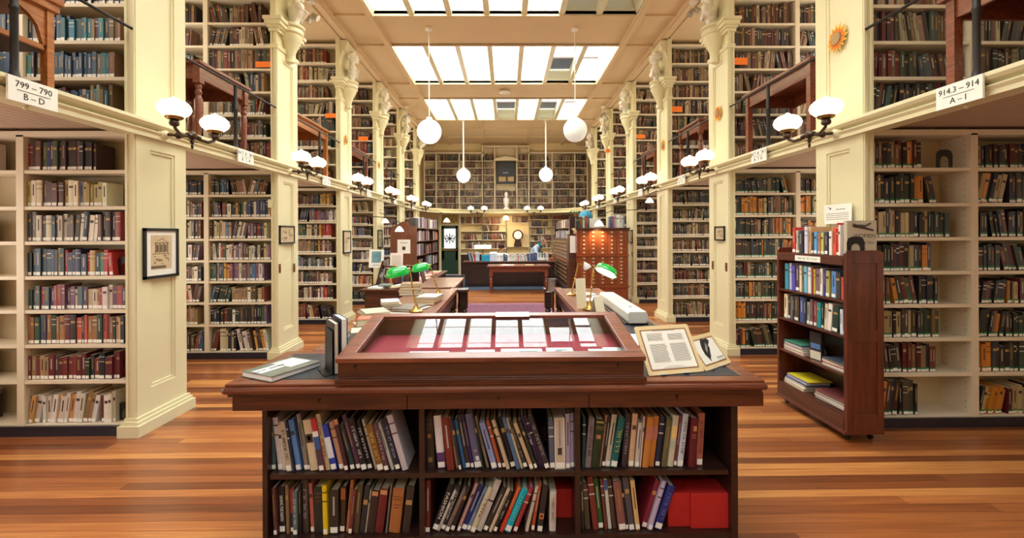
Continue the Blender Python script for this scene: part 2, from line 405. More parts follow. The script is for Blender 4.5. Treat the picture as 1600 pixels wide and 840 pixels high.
# ------------------------------------------------------------------ book generator
def hsv(rgb):
    import colorsys
    return colorsys.rgb_to_hsv(*[x/255 for x in rgb])
def cname(rgb):
    h, s, v = hsv(rgb); h *= 360
    if v < 0.24: return 'black'
    if s < 0.13: return 'white' if v > 0.72 else ('pale grey' if v > 0.5 else ('grey' if v > 0.34 else 'charcoal'))
    if s < 0.30 and 15 < h < 75: return 'cream' if v > 0.66 else ('taupe' if v > 0.42 else 'dark taupe')
    if h < 18 or h > 342: return ('red' if v > 0.6 else ('dark red' if v > 0.38 else 'deep maroon')) if s > 0.45 else ('pink' if v > 0.7 else ('dusky pink' if v > 0.45 else 'brown plum'))
    if h < 42: return ('orange' if s > 0.55 else 'tan') if v > 0.6 else ('brown' if v > 0.36 else 'dark brown')
    if h < 66: return 'yellow' if v > 0.7 and s > 0.5 else ('buff' if v > 0.6 else ('olive' if v > 0.3 else 'dark olive'))
    if h < 165: return 'green' if v > 0.36 else 'dark green'
    if h < 200: return 'bright teal' if v > 0.6 else ('teal' if v > 0.36 else 'dark teal')
    if h < 250: return ('pale blue' if s < 0.35 else 'blue') if v > 0.55 else ('mid blue' if v > 0.4 else 'navy blue')
    return 'lilac' if v > 0.55 else ('purple' if v > 0.35 else 'dark purple')
ONES = ['', 'first', 'second', 'third', 'fourth', 'fifth', 'sixth', 'seventh', 'eighth', 'ninth', 'tenth', 'eleventh', 'twelfth', 'thirteenth', 'fourteenth', 'fifteenth', 'sixteenth', 'seventeenth', 'eighteenth', 'nineteenth']
def nth(n):
    if n < 20: return ONES[n]
    t = {2: 'twent', 3: 'thirt', 4: 'fort', 5: 'fift'}[n//10]
    return t + 'ieth' if n % 10 == 0 else t + 'y-' + ONES[n % 10]
def lc(c): return (lin(c[0]), lin(c[1]), lin(c[2]))
PAGEC = lc((206, 194, 170)); STK = lc((236, 234, 228)); GRN = lc((20, 120, 70)); GLD = lc((176, 140, 80))
def jit(c, a=14): 
    d = R.uniform(-a, a); return tuple(max(6, min(250, x + d + R.uniform(-a/2, a/2))) for x in c)
PAL_L = [(198,184,158),(176,158,126),(62,50,44),(120,60,44),(150,44,42),(44,58,92),(70,104,140),(36,36,40),(210,202,190),(96,80,64),(52,84,64),(190,146,70),(110,84,110),(40,40,52),(140,110,84),(82,38,40),(214,208,200),(28,30,40)]
PAL_UL = [(150,112,80),(92,50,38),(60,44,38),(120,44,38),(44,60,50),(176,156,124),(48,52,70),(36,30,30),(110,84,60),(80,34,34),(140,130,112)]
PAL_TEAL = [(20,86,100),(26,60,96),(22,110,122),(16,44,74),(34,50,70),(40,120,120),(24,30,48),(120,96,60),(14,70,84),(150,144,130),(96,30,38)]
PAL_D = [(52,40,34),(34,32,34),(84,44,34),(60,58,46),(40,50,44),(104,74,50),(30,30,40),(130,110,84),(96,36,32),(46,40,38),(160,144,116),(60,70,66)]
PAL_R = [(38,34,34),(30,40,34),(70,44,34),(90,36,34),(46,50,60),(170,150,110),(60,50,40),(28,30,36),(120,90,60),(190,120,40),(44,60,50),(36,30,38)]
PAL_B = [(74,44,34),(56,40,34),(100,50,38),(120,90,64),(40,40,40),(160,140,108),(80,34,32),(44,50,48),(134,110,80)]
ALLB = []
ROWPAL = [[(150,120,90),(196,184,170),(120,60,50),(60,50,46),(90,100,130),(206,150,100),(214,206,196)], [(30,60,40),(34,40,50),(96,30,36),(60,130,70),(50,60,40),(120,36,40),(150,120,80)],
 [(40,70,50),(50,64,90),(190,160,120),(180,70,50),(40,36,44),(110,40,56),(150,100,60)], [(60,70,120),(110,80,100),(150,60,60),(200,170,130),(214,200,190),(60,90,100),(90,60,100)],
 [(170,40,40),(30,50,70),(40,44,60),(196,160,110),(60,110,90),(50,60,90)], [(226,220,200),(60,50,50),(130,60,60),(110,100,90),(190,180,160),(40,50,70)],
 [(214,200,160),(190,170,110),(150,130,60),(226,214,190),(110,120,140),(90,60,60)], [(30,28,30),(110,36,40),(100,70,60),(34,50,110),(70,84,70),(60,40,40)]]
def fill(M, L_, z, hmax, pal, info, fillr=1.0, side='l', lean=0.15, sticker='w', dep=0.165, y0=0.02, wr=(0.018, 0.042), hr=(0.72, 0.96)):
    """a row of books standing on a shelf of length L_, in frame M (x along shelf, -y out of it)"""
    x = 0.004 if side == 'l' else L_*(1-fillr) + 0.004
    end = L_*fillr - 0.004 if side == 'l' else L_ - 0.006
    lst = []; hb = R.uniform(*hr); run = 0; ang = 0
    cc = R.choice(pal); n = 0
    while True:
        wd = R.uniform(*wr); hb += R.uniform(-0.06, 0.06); hb = min(hr[1], max(hr[0], hb)); h = hmax * min(0.96, max(0.6, hb + R.uniform(-0.07, 0.07)))
        if run <= 0:
            run = R.randint(2, 7)
            if R.random() < lean: ang = R.choice((-1, 1)) * R.uniform(0.08, 0.26); x += (abs(math.sin(ang)) * h if ang < 0 else 0.0)
            else:
                if ang > 0: x += math.sin(ang) * h * 0.95
                ang = 0
            if R.random() < 0.75: cc = R.choice(pal)
        run -= 1
        adv = wd / max(0.2, math.cos(ang)) + 0.0012
        if x + adv + (math.sin(ang)*h if ang > 0 else 0) > end:
            if ang > 0: ang = 0; run = 3; continue
            if x + adv > end: break
            break
        c = jit(cc if R.random() < 0.45 else R.choice(pal))
        n += 1
        lst.append(dict(M=M, x=x, y=y0 + R.uniform(0, 0.018), z=z, w=wd, h=h, d=dep*R.uniform(0.85, 1.0), a=ang, c=c, st=sticker, deco=R.random(), info=info, n=n))
        x += adv
    ALLB.extend(lst)
    return x
def bmat(b):
    a = b['a']; lift = b['w']*math.sin(a) if a > 0 else 0.0
    return b['M'] @ Matrix.Translation((b['x'], b['y'], b['z'] + lift + 0.0006)) @ Matrix.Rotation(a, 4, 'Y')
def stuff_book(mb, b):
    w_, h, d = b['w'], b['h'], b['d']; M = bmat(b); c = lc(b['c'])
    e = 0.0008
    mb.poly([(0,0,0),(w_,0,0),(w_,d,0),(0,d,0),(0,0,h),(w_,0,h),(w_,d,h),(0,d,h)], [(0,1,5,4),(1,2,6,5),(3,0,4,7),(4,5,6,7)], [c, c, c, PAGEC], M)
    q = lambda x0, x1, z0, z1, col: mb.poly([(x0,-e,z0),(x1,-e,z0),(x1,-e,z1),(x0,-e,z1)], [(0,1,2,3)], col, M)
    if b['st'] == 'w': q(w_*.08, w_*.92, 0.006, 0.030, STK)
    elif b['st'] == 'g': q(w_*.04, w_*.96, 0.022, 0.034, GRN); q(w_*.06, w_*.94, 0.004, 0.022, STK)
    dk = sum(b['c']) < 330; dc = b['deco']
    tc = GLD if dk and dc < .5 else (lc((200,196,186)) if dk else lc((70,56,50)))
    if dc < 0.35: q(w_*.15, w_*.85, h*.70, h*.80, tc if dc < .12 else tuple(x*.75 for x in tc))
    elif dc < 0.75: q(w_*.38, w_*.62, h*.40, h*.85, tuple(x*.7 for x in tc))
    elif dc < 0.85: q(w_*0, w_, h*.82, h*.86, tc); q(0, w_, h*.66, h*.69, tc)
def book_obj(b, label, group, title=None, tcol=None, bands=None, name='book'):
    """a single book: cover of two boards and a rounded spine, page block, spine label"""
    w_, h, d = b['w'], b['h'], b['d']; c = lc(b['c']); t = min(0.0028, w_*0.16)
    mb = MB(); sp = [(0, 0.003), (w_*.2, 0.0008), (w_*.5, 0), (w_*.8, 0.0008), (w_, 0.003), (w_, 0.006), (0, 0.006)]
    mb.prism(sp, 0, h, 'z', col=[c]*9)
    mb.box((0, 0.006, 0), (t, d, h), c); mb.box((w_-t, 0.006, 0), (w_, d, h), c)
    e = 0.0007
    def q(x0, x1, z0, z1, col): mb.box((x0, -e, z0), (x1, 0.004, z1), col)
    dk = sum(b['c']) < 330; dc = b.get('deco', 1)
    tc = GLD if dk and dc < .5 else (lc((200,196,186)) if dk else lc((70,56,50)))
    if bands is not None:
        for z0, z1, bc, x0, x1 in bands: q(w_*x0, w_*x1, h*z0, h*z1, lc(bc))
    elif not title:
        if dc < 0.3: q(w_*.15, w_*.85, h*.70, h*.78, tc)
        elif dc < 0.8: q(w_*.40, w_*.60, h*.42, h*.85, tuple(x*.7 for x in tc))
        else: q(0.0, w_, h*.84, h*.86, tc); q(0.0, w_, h*.66, h*.68, tc)
    me = mb.mesh('book', BOOK)
    o = bpy.data.objects.new(name, me); C.objects.link(o); o.matrix_world = bmat(b)
    tag(o, label, 'book', group)
    MB().box((t+.0002, 0.0065, 0.003), (w_-t-.0002, d-0.004, h-0.004)).build('page_block', PAGES, o)
    if b['st'] in ('w', 'g'):
        sl = MB().box((w_*.08, -0.0016, 0.006), (w_*.92, 0.003, 0.006 + min(0.024, 0.9*max(w_, .02))))
        sl.build('spine_label', WHITE, o)
        if b['st'] == 'g': MB().box((w_*.04, -0.0014, 0.024), (w_*.96, 0.003, 0.036)).build('green_band', paint('green_band_tape', (24, 120, 72), 0.5), o)
    if title:
        ln = h*0.62; size = min(w_*0.75, 0.03)
        text(title, size, o, (w_*.5, -0.0014, h*.54), (PI/2, PI/2, 0), paint('spine_lettering_%s' % (tcol,), tcol or (225, 220, 205), 0.6), sx=min(1.6, ln/(size*0.62*(sum(title)+len(title)-1 if isinstance(title, tuple) else len(title)))))
    return o

# ------------------------------------------------------------------ bookcases between the piers
pin_m = None
def sub_bookcase(root, s, X0, rows, top, widths, depth=0.25, pins=True):
    """built in the root's own frame: x outwards from the pier, y into the case"""
    total = sum(widths) + 0.055*len(widths)
    MB().box((s*0, depth, rows[0]-0.02), (s*total, depth+0.02, top+0.02)).build('back_panel', BACKP, root)
    x = 0
    for w_ in widths:
        sh = MB().box((0, 0, -0.026), (s*w_, depth, 0)).mesh('shelf', SHELF)
        for z in rows: child(root, 'shelf', sh, (s*x, 0.004, z))
        x += w_
        MB().box((s*x, 0, rows[0]-0.02), (s*(x+0.055), depth, top)).build('upright', SHELF, root)
        if pins:
            pm = MB()
            for zz in range(int((top-rows[0])/0.05)):
                for yy in (0.05, 0.2):
                    pm.box((s*(x-0.0008), yy-0.003, rows[0]+0.04+zz*0.05), (s*(x+0.001), yy+0.003, rows[0]+0.046+zz*0.05))
            o = pm.build('peg_hole', BLACK, root); o['kind'] = 'stuff'
        x += 0.055
    MB().box((0, 0, top-0.012), (s*total, depth, top+0.03)).build('head_rail', SHELF, root)
LW = {-1: (0.765, 0.77), 1: (0.765, 0.77)}
def shelf_frame(s, X, Y):
    return Matrix.Translation((s*X if s > 0 else -X, Y, 0))
FILL_R1 = [0.50, 0.68, 0.72, 0.70, 0.66, 0.85, 0.75, 0.55]
FILL_L1 = [0.88, 0.93, 0.96, 0.98, 0.88, 0.92, 0.80, 0.70]
for s in (-1, 1):
    for k in range(NP):
        Y = D0 + PITCH*k; X = W(s) + 0.085
        where = ('nearest bay' if k == 0 else nth(k+1) + ' bay back') + ' on the ' + sname[s]
        lo = thing('bookcase', 'cream built-in ground-floor bookcase full of books, %s side, %s' % (sname[s], 'nearest' if k == 0 else nth(k+1) + ' from the camera'), 'bookcase', (s*X, Y+0.012, 0), 0, 'bookcases under the gallery')
        sub_bookcase(lo, s, X, ROWS_LO, TOP_LO, LW[s], pins=k < 2)
        MB().box((0, -0.012, 0), (s*1.72, 0.0035, 0.060)).box((0, -0.016, 0.060), (s*1.72, 0.0035, 0.076)).build('plinth', PLINTH, lo)
        up = thing('bookcase', 'cream gallery-level bookcase of old books above the balcony, %s side, %s' % (sname[s], 'nearest' if k == 0 else nth(k+1) + ' from the camera'), 'bookcase', (s*X, Y+0.012, 0), 0, 'bookcases on the gallery')
        sub_bookcase(up, s, X, ROWS_UP, TOP_UP, LW[s], pins=k < 2)
        MB().box((0, 0.28, 0), (s*1.86, TH-0.012, 2.31)).build('carcass', CREAM, lo)
        MB().box((0, 0.28, 2.39), (s*1.86, TH-0.012, 4.79)).build('carcass', CREAM, up)
        for lvl, rows, top in ((0, ROWS_LO, TOP_LO), (1, ROWS_UP, TOP_UP)):
            for bi in (0, 1):
                w_ = LW[s][bi]; xo = X + (w_ + 0.055 if bi else 0)
                xl = s*xo if s > 0 else -(xo + w_)
                for r, z in enumerate(rows):
                    hm = (rows[r+1] if r+1 < len(rows) else top) - 0.03 - z
                    hm = min(hm, 0.285)
                    M = Matrix.Translation((xl, Y+0.012, 0))
                    fr = R.uniform(0.9, 1.0); side = 'l'; lean = 0.13
                    if lvl == 0:
                        pal, st = (PAL_L, 'w') if s < 0 else ((PAL_R, 'g') if k < 2 else (PAL_D, 'w'))
                        if k == 0 and s < 0: fr = FILL_L1[r] if bi == 0 else R.uniform(.3, .8)
                        if k == 0 and s > 0: fr = FILL_R1[r] if bi == 0 else 1.0
                        if k == 0 and s < 0 and bi == 0: pal = ROWPAL[r]
                        if r == 0: lean = 0.5
                        if s < 0 and k == 1 and r == 0: lean = 0.7
                    else:
                        pal, st = PAL_UL, 'w' if R.random() < .3 else ''
                        if s < 0 and k == 0: pal, st = PAL_TEAL, 'w'
                        if s > 0: pal = PAL_B if k else PAL_D
                        if s > 0 and k < 2: st = ''
                        lean = 0.22; fr = R.uniform(0.82, 1.0)
                    lab = ('%s shelf from floor' % nth(r+1) if lvl == 0 else '%s gallery shelf up' % nth(r+1)) + ', nearest %s bookcase%s' % (sname[s], '' if bi == 0 else ' outer half')
                    xe = fill(M, w_, z, hm, pal, (s, k, lvl, bi, r, lab), fr, side, lean, st)
# ------------------------------------------------------------------ piers with capitals and busts
def make_bust(seed):
    rr = random.Random(seed); import bmesh
    mb = MB()
    mb.lathe([(0.060, 0), (0.062, 0.015), (0.045, 0.03), (0.036, 0.05), (0.050, 0.08), (0.07, 0.10)], (0,0,0), 16)
    mb.ball((0.005, 0, 0.165), 0.100, 18, 0.85, 0.75, 1.25)      # chest
    mb.ball((0, 0.105, 0.195), 0.058, 12, 0.85, 0.85, 1.0); mb.ball((0, -0.105, 0.195), 0.058, 12, 0.85, 0.85, 1.0)
    mb.lathe([(0.10, 0.19), (0.075, 0.225), (0.052, 0.25), (0.047, 0.31), (0.05, 0.34)], (0.005, 0, 0), 14, sx=.85)
    mb.ball((0.020, 0, 0.385), 0.070, 18, 1.22, 1.05, 0.84)  # head
    mb.ball((-0.012, 0, 0.405), 0.076, 16, 1.0, 1.0, 0.95)    # hair mass
    mb.prism([(0.080, 0.405), (0.118, 0.368), (0.112, 0.358), (0.078, 0.360)], -0.011, 0.011, 'y'); mb.ball((0.076, 0, 0.332), 0.028, 10, 0.9, 1, 1)
    mb.ball((0.070, 0, 0.415), 0.034, 10, 0.4, 1, 1.3); mb.ball((0.088, 0, 0.350), 0.014, 8, 0.5, 0.9, 1.6)
    for q in (-1, 1): mb.ball((0.0, q*.064, 0.38), 0.018, 8, 1.4, 1, .5)
    for t in range(9):
        a = rr.uniform(-2.2, 2.2)+PI; mb.ball((-0.012+.066*math.cos(a), .066*math.sin(a), 0.40+rr.uniform(-.05, .055)), rr.uniform(.018, .028), 8)
    for t in range(5): mb.tube([(-.03+.03*t, -.13, .20-.01*t), (.075, -.05, .16-.012*t), (.085, .04, .13-.01*t), (.03, .12, .13-.012*t)], .012, 6)
    return mb
bust_meshes = []
PIER_MESH = {}
for s in (-1, 1):
    for k in range(NP):
        Y = D0 + PITCH*k; X = W(s)
        p = thing('pier', 'cream panelled pier, %s on the %s side, rising from floor to ceiling' % ('nearest' if k == 0 else nth(k+1) + ' from the camera', sname[s]), 'pillar', (s*X, Y, 0), 0, 'piers along the hall')
        if s not in PIER_MESH:
            d = {}
            d['shaft'] = MB().box((s*0.018, 0, 0), (s*0.085, TH, 4.80)).mesh('shaft', CREAM)
            fr = MB()
            def frame(z0, z1):
                fr.box((0, 0, z0), (s*0.03, 0.13, z1)); fr.box((0, TH-0.13, z0), (s*0.03, TH, z1)); fr.box((0, 0.13, z0), (s*0.03, TH-0.13, z0+0.22)); fr.box((0, 0.13, z1-0.10), (s*0.03, TH-0.13, z1))
            frame(0.10, 2.27); frame(2.37, 3.78)
            d['panel_frame'] = fr.mesh('panel_frame', CREAM)
            bd = MB()
            for z0, z1 in ((0.32, 2.17), (2.59, 3.68)):
                a, b = 0.13, TH-0.13
                for q in (((a, z0), (a+0.022, z1)), ((b-0.022, z0), (b, z1)), ((a, z0), (b, z0+0.022)), ((a, z1-0.022), (b, z1))):
                    bd.box((s*0.008, q[0][0], q[0][1]), (s*0.02, q[1][0], q[1][1]))
            d['panel_moulding'] = bd.mesh('panel_moulding', CREAM)
            edge = MB()     # slim beads on the face that looks at the camera
            edge.box((s*0.006, -0.010, 0.1), (s*0.028, 0, 3.98)); edge.box((s*0.062, -0.008, 0.1), (s*0.078, 0, 3.98)); 
            d['edge_bead'] = edge.mesh('edge_bead', CREAM)
            bs = MB().box((-s*0.045, -0.045, 0), (s*0.115, TH+0.045, 0.085)).box((-s*0.03, -0.03, 0.085), (s*0.10, TH+0.03, 0.11)).box((-s*0.016, -0.016, 0.11), (s*0.085, TH+0.016, 0.135))
            d['base_moulding'] = bs.mesh('base_moulding', CREAM)
            cp = MB()
            for i, (e, z0, z1) in enumerate(((0.012, 3.78, 3.83), (0.02, 3.98, 4.02), (0.04, 4.02, 4.05), (0.065, 4.05, 4.10), (0.085, 4.10, 4.14))):
                cp.box((-s*e, -e, z0), (s*(0.085+e*.6), TH+e, z1))
            d['capital'] = cp.mesh('capital', CREAM)
            co = MB()       # round corbel that carries the bust
            co.lathe([(0.02, 3.68), (0.055, 3.70), (0.05, 3.76), (0.075, 3.84), (0.12, 3.94), (0.145, 4.0), (0.145, 4.03), (0.165, 4.05), (0.165, 4.09), (0.15, 4.11), (0.178, 4.125), (0.178, 4.15)], (-s*0.03, TH/2, 0), 20, sx=1.0)
            d['corbel'] = co.mesh('corbel', CREAM, smooth=True)
            sc_ = MB()      # curved cheek above the capital
            pts_ = [(s*0.09, 4.14), (s*0.02, 4.14), (s*0.03, 4.30), (s*0.02, 4.50), (-s*0.03, 4.62)] + [(-s*(0.03+0.07*math.sin(t)), 4.62+0.15*(1-math.cos(t))) for t in (0.5, 1.0, 1.4)] + [(-s*0.10, 4.79), (s*0.09, 4.79)]
            sc_.prism(pts_, 0.02, TH-0.02, 'y'); d['scroll_bracket'] = sc_.mesh('scroll_bracket', CREAM)
            PIER_MESH[s] = d
        for nm, me in PIER_MESH[s].items(): child(p, nm, me)
        # bust on the corbel
        if k not in bust_meshes: 
            bust_meshes.append(k); bo = make_bust(k)
            o = bo.build('bust', PLASTER); rm = o.modifiers.new('remesh', 'REMESH'); rm.mode = 'VOXEL'; rm.voxel_size = 0.007; rm.use_smooth_shade = True
            sm = o.modifiers.new('smooth', 'SMOOTH'); sm.iterations = 2; sm.factor = 0.6
            if s == -1: pass
        else:
            src = [q for q in C.objects if q.name.startswith('bust') and q.get('k') == k][0]; o = src.copy(); C.objects.link(o)
        o['k'] = k
        o.location = (s*(X-0.10), Y+TH/2, 4.152); o.rotation_euler = (0, 0, (0.35 if s < 0 else PI-0.35) - (0.5 if k % 2 else 0.1)*(-s)*-1)
        o.scale = (1.12,)*3
        tag(o, 'white plaster bust on top of the %s pier on the %s side' % ('nearest' if k == 0 else nth(k+1), sname[s]), 'bust', 'plaster busts on the piers')
for q in C.objects:
    if 'k' in q: del q['k']

# ------------------------------------------------------------------ gallery rails, posts, number plaques
SIGN = {(-1, 0): ('799 \u2013 790', 'B \u2013 D'), (1, 0): ('914.3 \u2013 914', 'A \u2013 I')}
for s in (-1, 1):
    for k in range(NP):
        y0 = D0 + PITCH*(k-1) + TH; y1 = D0 + PITCH*k; ym = (y0+y1)/2 - 0.03; X = W(s)
        r = thing('gallery_rail', 'black iron hand rail on a slim post along the %s gallery, %s bay' % (sname[s], 'nearest' if k == 0 else nth(k+1)), 'railing', (s*(X+0.02), ym, GF+0.004), 0, 'iron rails along the gallery')
        MB().lathe([(0.034, 0), (0.034, 0.012), (0.024, 0.03), (0.019, 0.06), (0.019, 0.40), (0.024, 0.41), (0.024, 0.42), (0.019, 0.43), (0.017, 0.665)], (0,0,0), 12).build('post', IRON, r, smooth=True)
        MB().rod((0, y0-ym, 0.665), (0, y1-ym, 0.665), 0.011, seg=8).build('handrail', IRON, r, smooth=True)
        pz = 2.315
        sg = thing('shelf_sign', 'white number plaque on the %s gallery edge, %s bay' % (sname[s], 'nearest' if k == 0 else nth(k+1)), 'sign', (s*(X-0.075), ym+0.01, pz), s*-PI/2 if s > 0 else PI/2, 'number plaques on the gallery edge')
        hw = 0.135
        MB().box((-hw, -0.006, -0.068), (hw, 0.006, 0.068)).build('plaque_board', WHITE, sg)
        a, b = SIGN.get((s, k), ((3, 1, 3,), (1, 1, 1,)))
        text(a, 0.05, sg, (0, -0.0068, 0.028), (PI/2, 0, 0), INK); text(b, 0.05, sg, (0, -0.0068, -0.034), (PI/2, 0, 0), INK)
        MB().box((-0.09, -0.0075, -0.004), (0.09, -0.006, -0.0015)).build('divider_line', INK, sg)
        if k < 4: 
            
            o = MB().ball((0,0,0), 0.014, 8).build('hanging_knob', CREAM, sg); o.matrix_local = sg.matrix_basis.inverted() @ Matrix.Translation((s*(X+0.02), ym+0.06, 2.25))
# tables standing on the gallery
def turned_leg(h, r=0.035):
    return MB().lathe([(r*.5, 0), (r*.7, h*.04), (r*.45, h*.08), (r*.75, h*.14), (r*.9, h*.35), (r, h*.55), (r*.6, h*.60), (r*.95, h*.64), (r*.6, h*.68), (r*.9, h*.72), (r*.5, h*.76)], (0,0,0), 12).box((-r*.95, -r*.95, h*.76), (r*.95, r*.95, h))
def gallery_table(s, x0, y0, y1, wd, h, legs, wmat, label, apron=0.13):
    t = thing('table', label, 'table', (s*x0, y0, GF+0.003))
    L_ = y1-y0
    MB().box((-s*0.02, -0.03, h-0.03), (s*(wd+0.02), L_+0.03, h)).build('table_top', wmat, t, bevel=0.006)
    MB().box((s*0.02, 0.02, h-0.03-apron), (s*0.04, L_-0.02, h-0.03)).box((s*(wd-0.04), 0.02, h-0.03-apron), (s*(wd-0.02), L_-0.02, h-0.03)).box((s*0.02, 0.02, h-0.03-apron), (s*(wd-0.02), 0.04, h-0.03)).box((s*0.02, L_-0.04, h-0.03-apron), (s*(wd-0.02), L_-0.02, h-0.03)).build('apron', wmat, t)
    me = (turned_leg(h-0.03) if legs == 'turned' else MB().prism([(-.028,-.028),(.028,-.028),(.028,.028),(-.028,.028)], 0, h-0.03, 'z')).mesh('leg', wmat, smooth=legs == 'turned')
    for a in (0.035, wd-0.035):
        for b in (0.035, L_-0.035): child(t, 'leg', me, (s*a, b, 0))
    return t
gallery_table(-1, 2.88, 4.25, 5.05, 0.65, 0.76, 'turned', REDW, 'reddish wooden table with turned legs on the left gallery, second bay')
gallery_table(1, 2.84, 4.15, 5.30, 0.60, 0.75, 'square', REDW, 'plain wooden table with square legs on the right gallery, second bay')
gallery_table(1, 2.84, 6.55, 7.35, 0.55, 0.80, 'turned', REDW, 'wooden table with turned legs on the right gallery, third bay')
gallery_table(-1, 2.88, 6.15, 7.30, 0.60, 0.80, 'square', ORANGEW, 'orange-brown wooden table with square legs on the left gallery, third bay')
gallery_table(-1, 2.88, 8.35, 9.4, 0.55, 0.78, 'square', REDW, 'brown wooden table on the left gallery, fourth bay')
gallery_table(1, 2.84, 8.55, 9.4, 0.55, 0.78, 'square', REDW, 'brown wooden table on the right gallery, fourth bay')
gallery_table(1, 2.90, 2.10, 2.93, 0.60, 0.66, 'square', REDW, 'red-brown wooden table at the top right on the right gallery, nearest bay')
# gothic stand, nearest bay left
t = thing('display_stand', 'orange oak stand with arched brackets on the left gallery, nearest bay', 'stand', (-2.93, 2.1, GF+0.003))
L_ = 0.80
MB().box((0.04, -0.1, 0.55), (-0.5, L_+0.045, 0.60)).box((0.055, -0.1, 0.60), (-0.5, L_+0.06, 0.78)).build('stand_top', ORANGEW, t, bevel=0.006)
post = MB().prism([(-.022,-.022),(.022,-.022),(.022,.022),(-.022,.022)], 0, 0.55, 'z').lathe([(0.012,0.20),(0.024,0.24),(0.014,0.28),(0.024,0.33),(0.012,0.36)], (0,0,0), 10).mesh('stand_post', ORANGEW)
for y in (0.0, L_): 
    for x in (0, -0.42): child(t, 'stand_post', post, (x, y, 0))
for y in (L_*.45,): child(t, 'stand_post', post, (0, y, 0))
def arch(y0, y1):
    pts_ = [(y0, 0.55)] + [(y0 + (y1-y0)*0.42*(1-math.cos(u)) , 0.27 + 0.24*math.sin(u)) for u in [i*PI/2/6 for i in range(7)]][:0]
    n = 8; top = [(y0 + (y1-y0)*i/n, 0.55) for i in range(n+1)]
    low = [(y0 + (y1-y0)*i/n, 0.27 + 0.24*math.sqrt(max(0, 1-(2*i/n-1)**2))) for i in range(n+1)]
    m = MB(); V = []; 
    for (a, b) in zip(top, low):
        for xx in (-0.012, 0.012): V += [(xx, a[0], a[1]), (xx, b[0], b[1])]
    Fs = []
    for i in range(n):
        a = i*4; b = a+4; Fs += [(a, b, b+1, a+1), (a+2, a+3, b+3, b+2), (a+1, b+1, b+3, a+3), (a, a+2, b+2, b)]
    return m.poly(V, Fs)
arch(0.02, L_*.45-.02).build('arched_bracket', ORANGEW, t); arch(L_*.45+.02, L_-.02).build('arched_bracket', ORANGEW, t)
for z in (0.03, 0.29): MB().box((-0.012, 0, z), (0.012, L_, z+0.03)).build('rail', ORANGEW, t)
MB().box((-0.42, 0.0, 0.29), (-0.02, L_, 0.305)).build('stand_shelf', MAHOGD, t)
MB().box((-0.30, L_*.5, 0.02), (-0.28, L_-0.02, 0.53)).build('back_board', MAHOGD, t)

# orange notes on the shelf edges, sunflowers on the piers
ON = [(-1, 1, 399, 425, 96, 105), (-1, 2, 508, 526, 177, 184), (-1, 3, 560, 575, 213, 220), (1, 1, 1143, 1168, 90, 101), (1, 2, 1046, 1066, 166, 175), (1, 3, 992, 1008, 210, 216), (1, 4, 946, 957, 233, 238)]
for s, k, xa, xb, ya, yb in ON:
    Y = D0 + PITCH*k + 0.005; a = atY(xa, yb, Y); b = atY(xb, ya, Y)
    o = MB().box((0, 0, 0), (b.x-a.x, 0.003, b.z-a.z)).build('paper_note', ORANGE); o.location = (a.x, Y, a.z)
    tag(o, 'orange paper note on a gallery shelf edge, %s side, %s bookcase back' % (sname[s], nth(k+1)), 'note', 'orange notes on the gallery shelves')
sf = None
for s, px, py, dm, wh in [(1, 1309, 60, .24, 'nearest right pier'), (1, 1122, 177, .22, 'second right pier'), (1, 1036, 227, .22, 'third right pier'), (-1, 540, 218, .20, 'third left pier'), (-1, 592, 258, .20, 'fourth left pier')]:
    p = atX(px, py, s*(W(s)-0.004))
    t = thing('sunflower', 'yellow paper sunflower fixed to the %s' % wh, 'decoration', tuple(p), -s*PI/2, 'paper sunflowers on the piers')
    mb = MB(); mo = MB()
    for layer, (m_, n_, rr, ph) in enumerate(((mb, 15, 0.5, 0), (mo, 13, 0.40, .15))):
        for i in range(n_):
            a = 2*PI*i/n_ + ph; l = dm*rr*R.uniform(.85, 1.05); c_, s_ = math.cos(a), math.sin(a); b_ = dm*.075
            mid = l*.62; r0 = dm*.18
            y_ = -0.004 - layer*.004
            P_ = [(r0*c_, y_, r0*s_), (mid*c_ - b_*s_, y_-.006, mid*s_ + b_*c_), (l*c_, y_, l*s_), (mid*c_ + b_*s_, y_-.006, mid*s_ - b_*c_)]
            m_.poly(P_ + [(x, y+.002, z) for x, y, z in P_], [(0,1,2,3), (7,6,5,4), (0,4,5,1), (1,5,6,2), (2,6,7,3), (3,7,4,0)])
    mb.build('petal', paint('sunflower_yellow', (236, 186, 60), .6), t)['kind'] = 'stuff'; mo.build('petal', paint('sunflower_orange', (214, 120, 44), .6), t)['kind'] = 'stuff'
    MB().prism([(dm*.2*math.cos(2*PI*i/18), dm*.2*math.sin(2*PI*i/18)) for i in range(18)], -0.022, 0.0, 'y').build('seed_disc', paint('seed_brown', (170, 140, 96), .8, .2, 200), t)

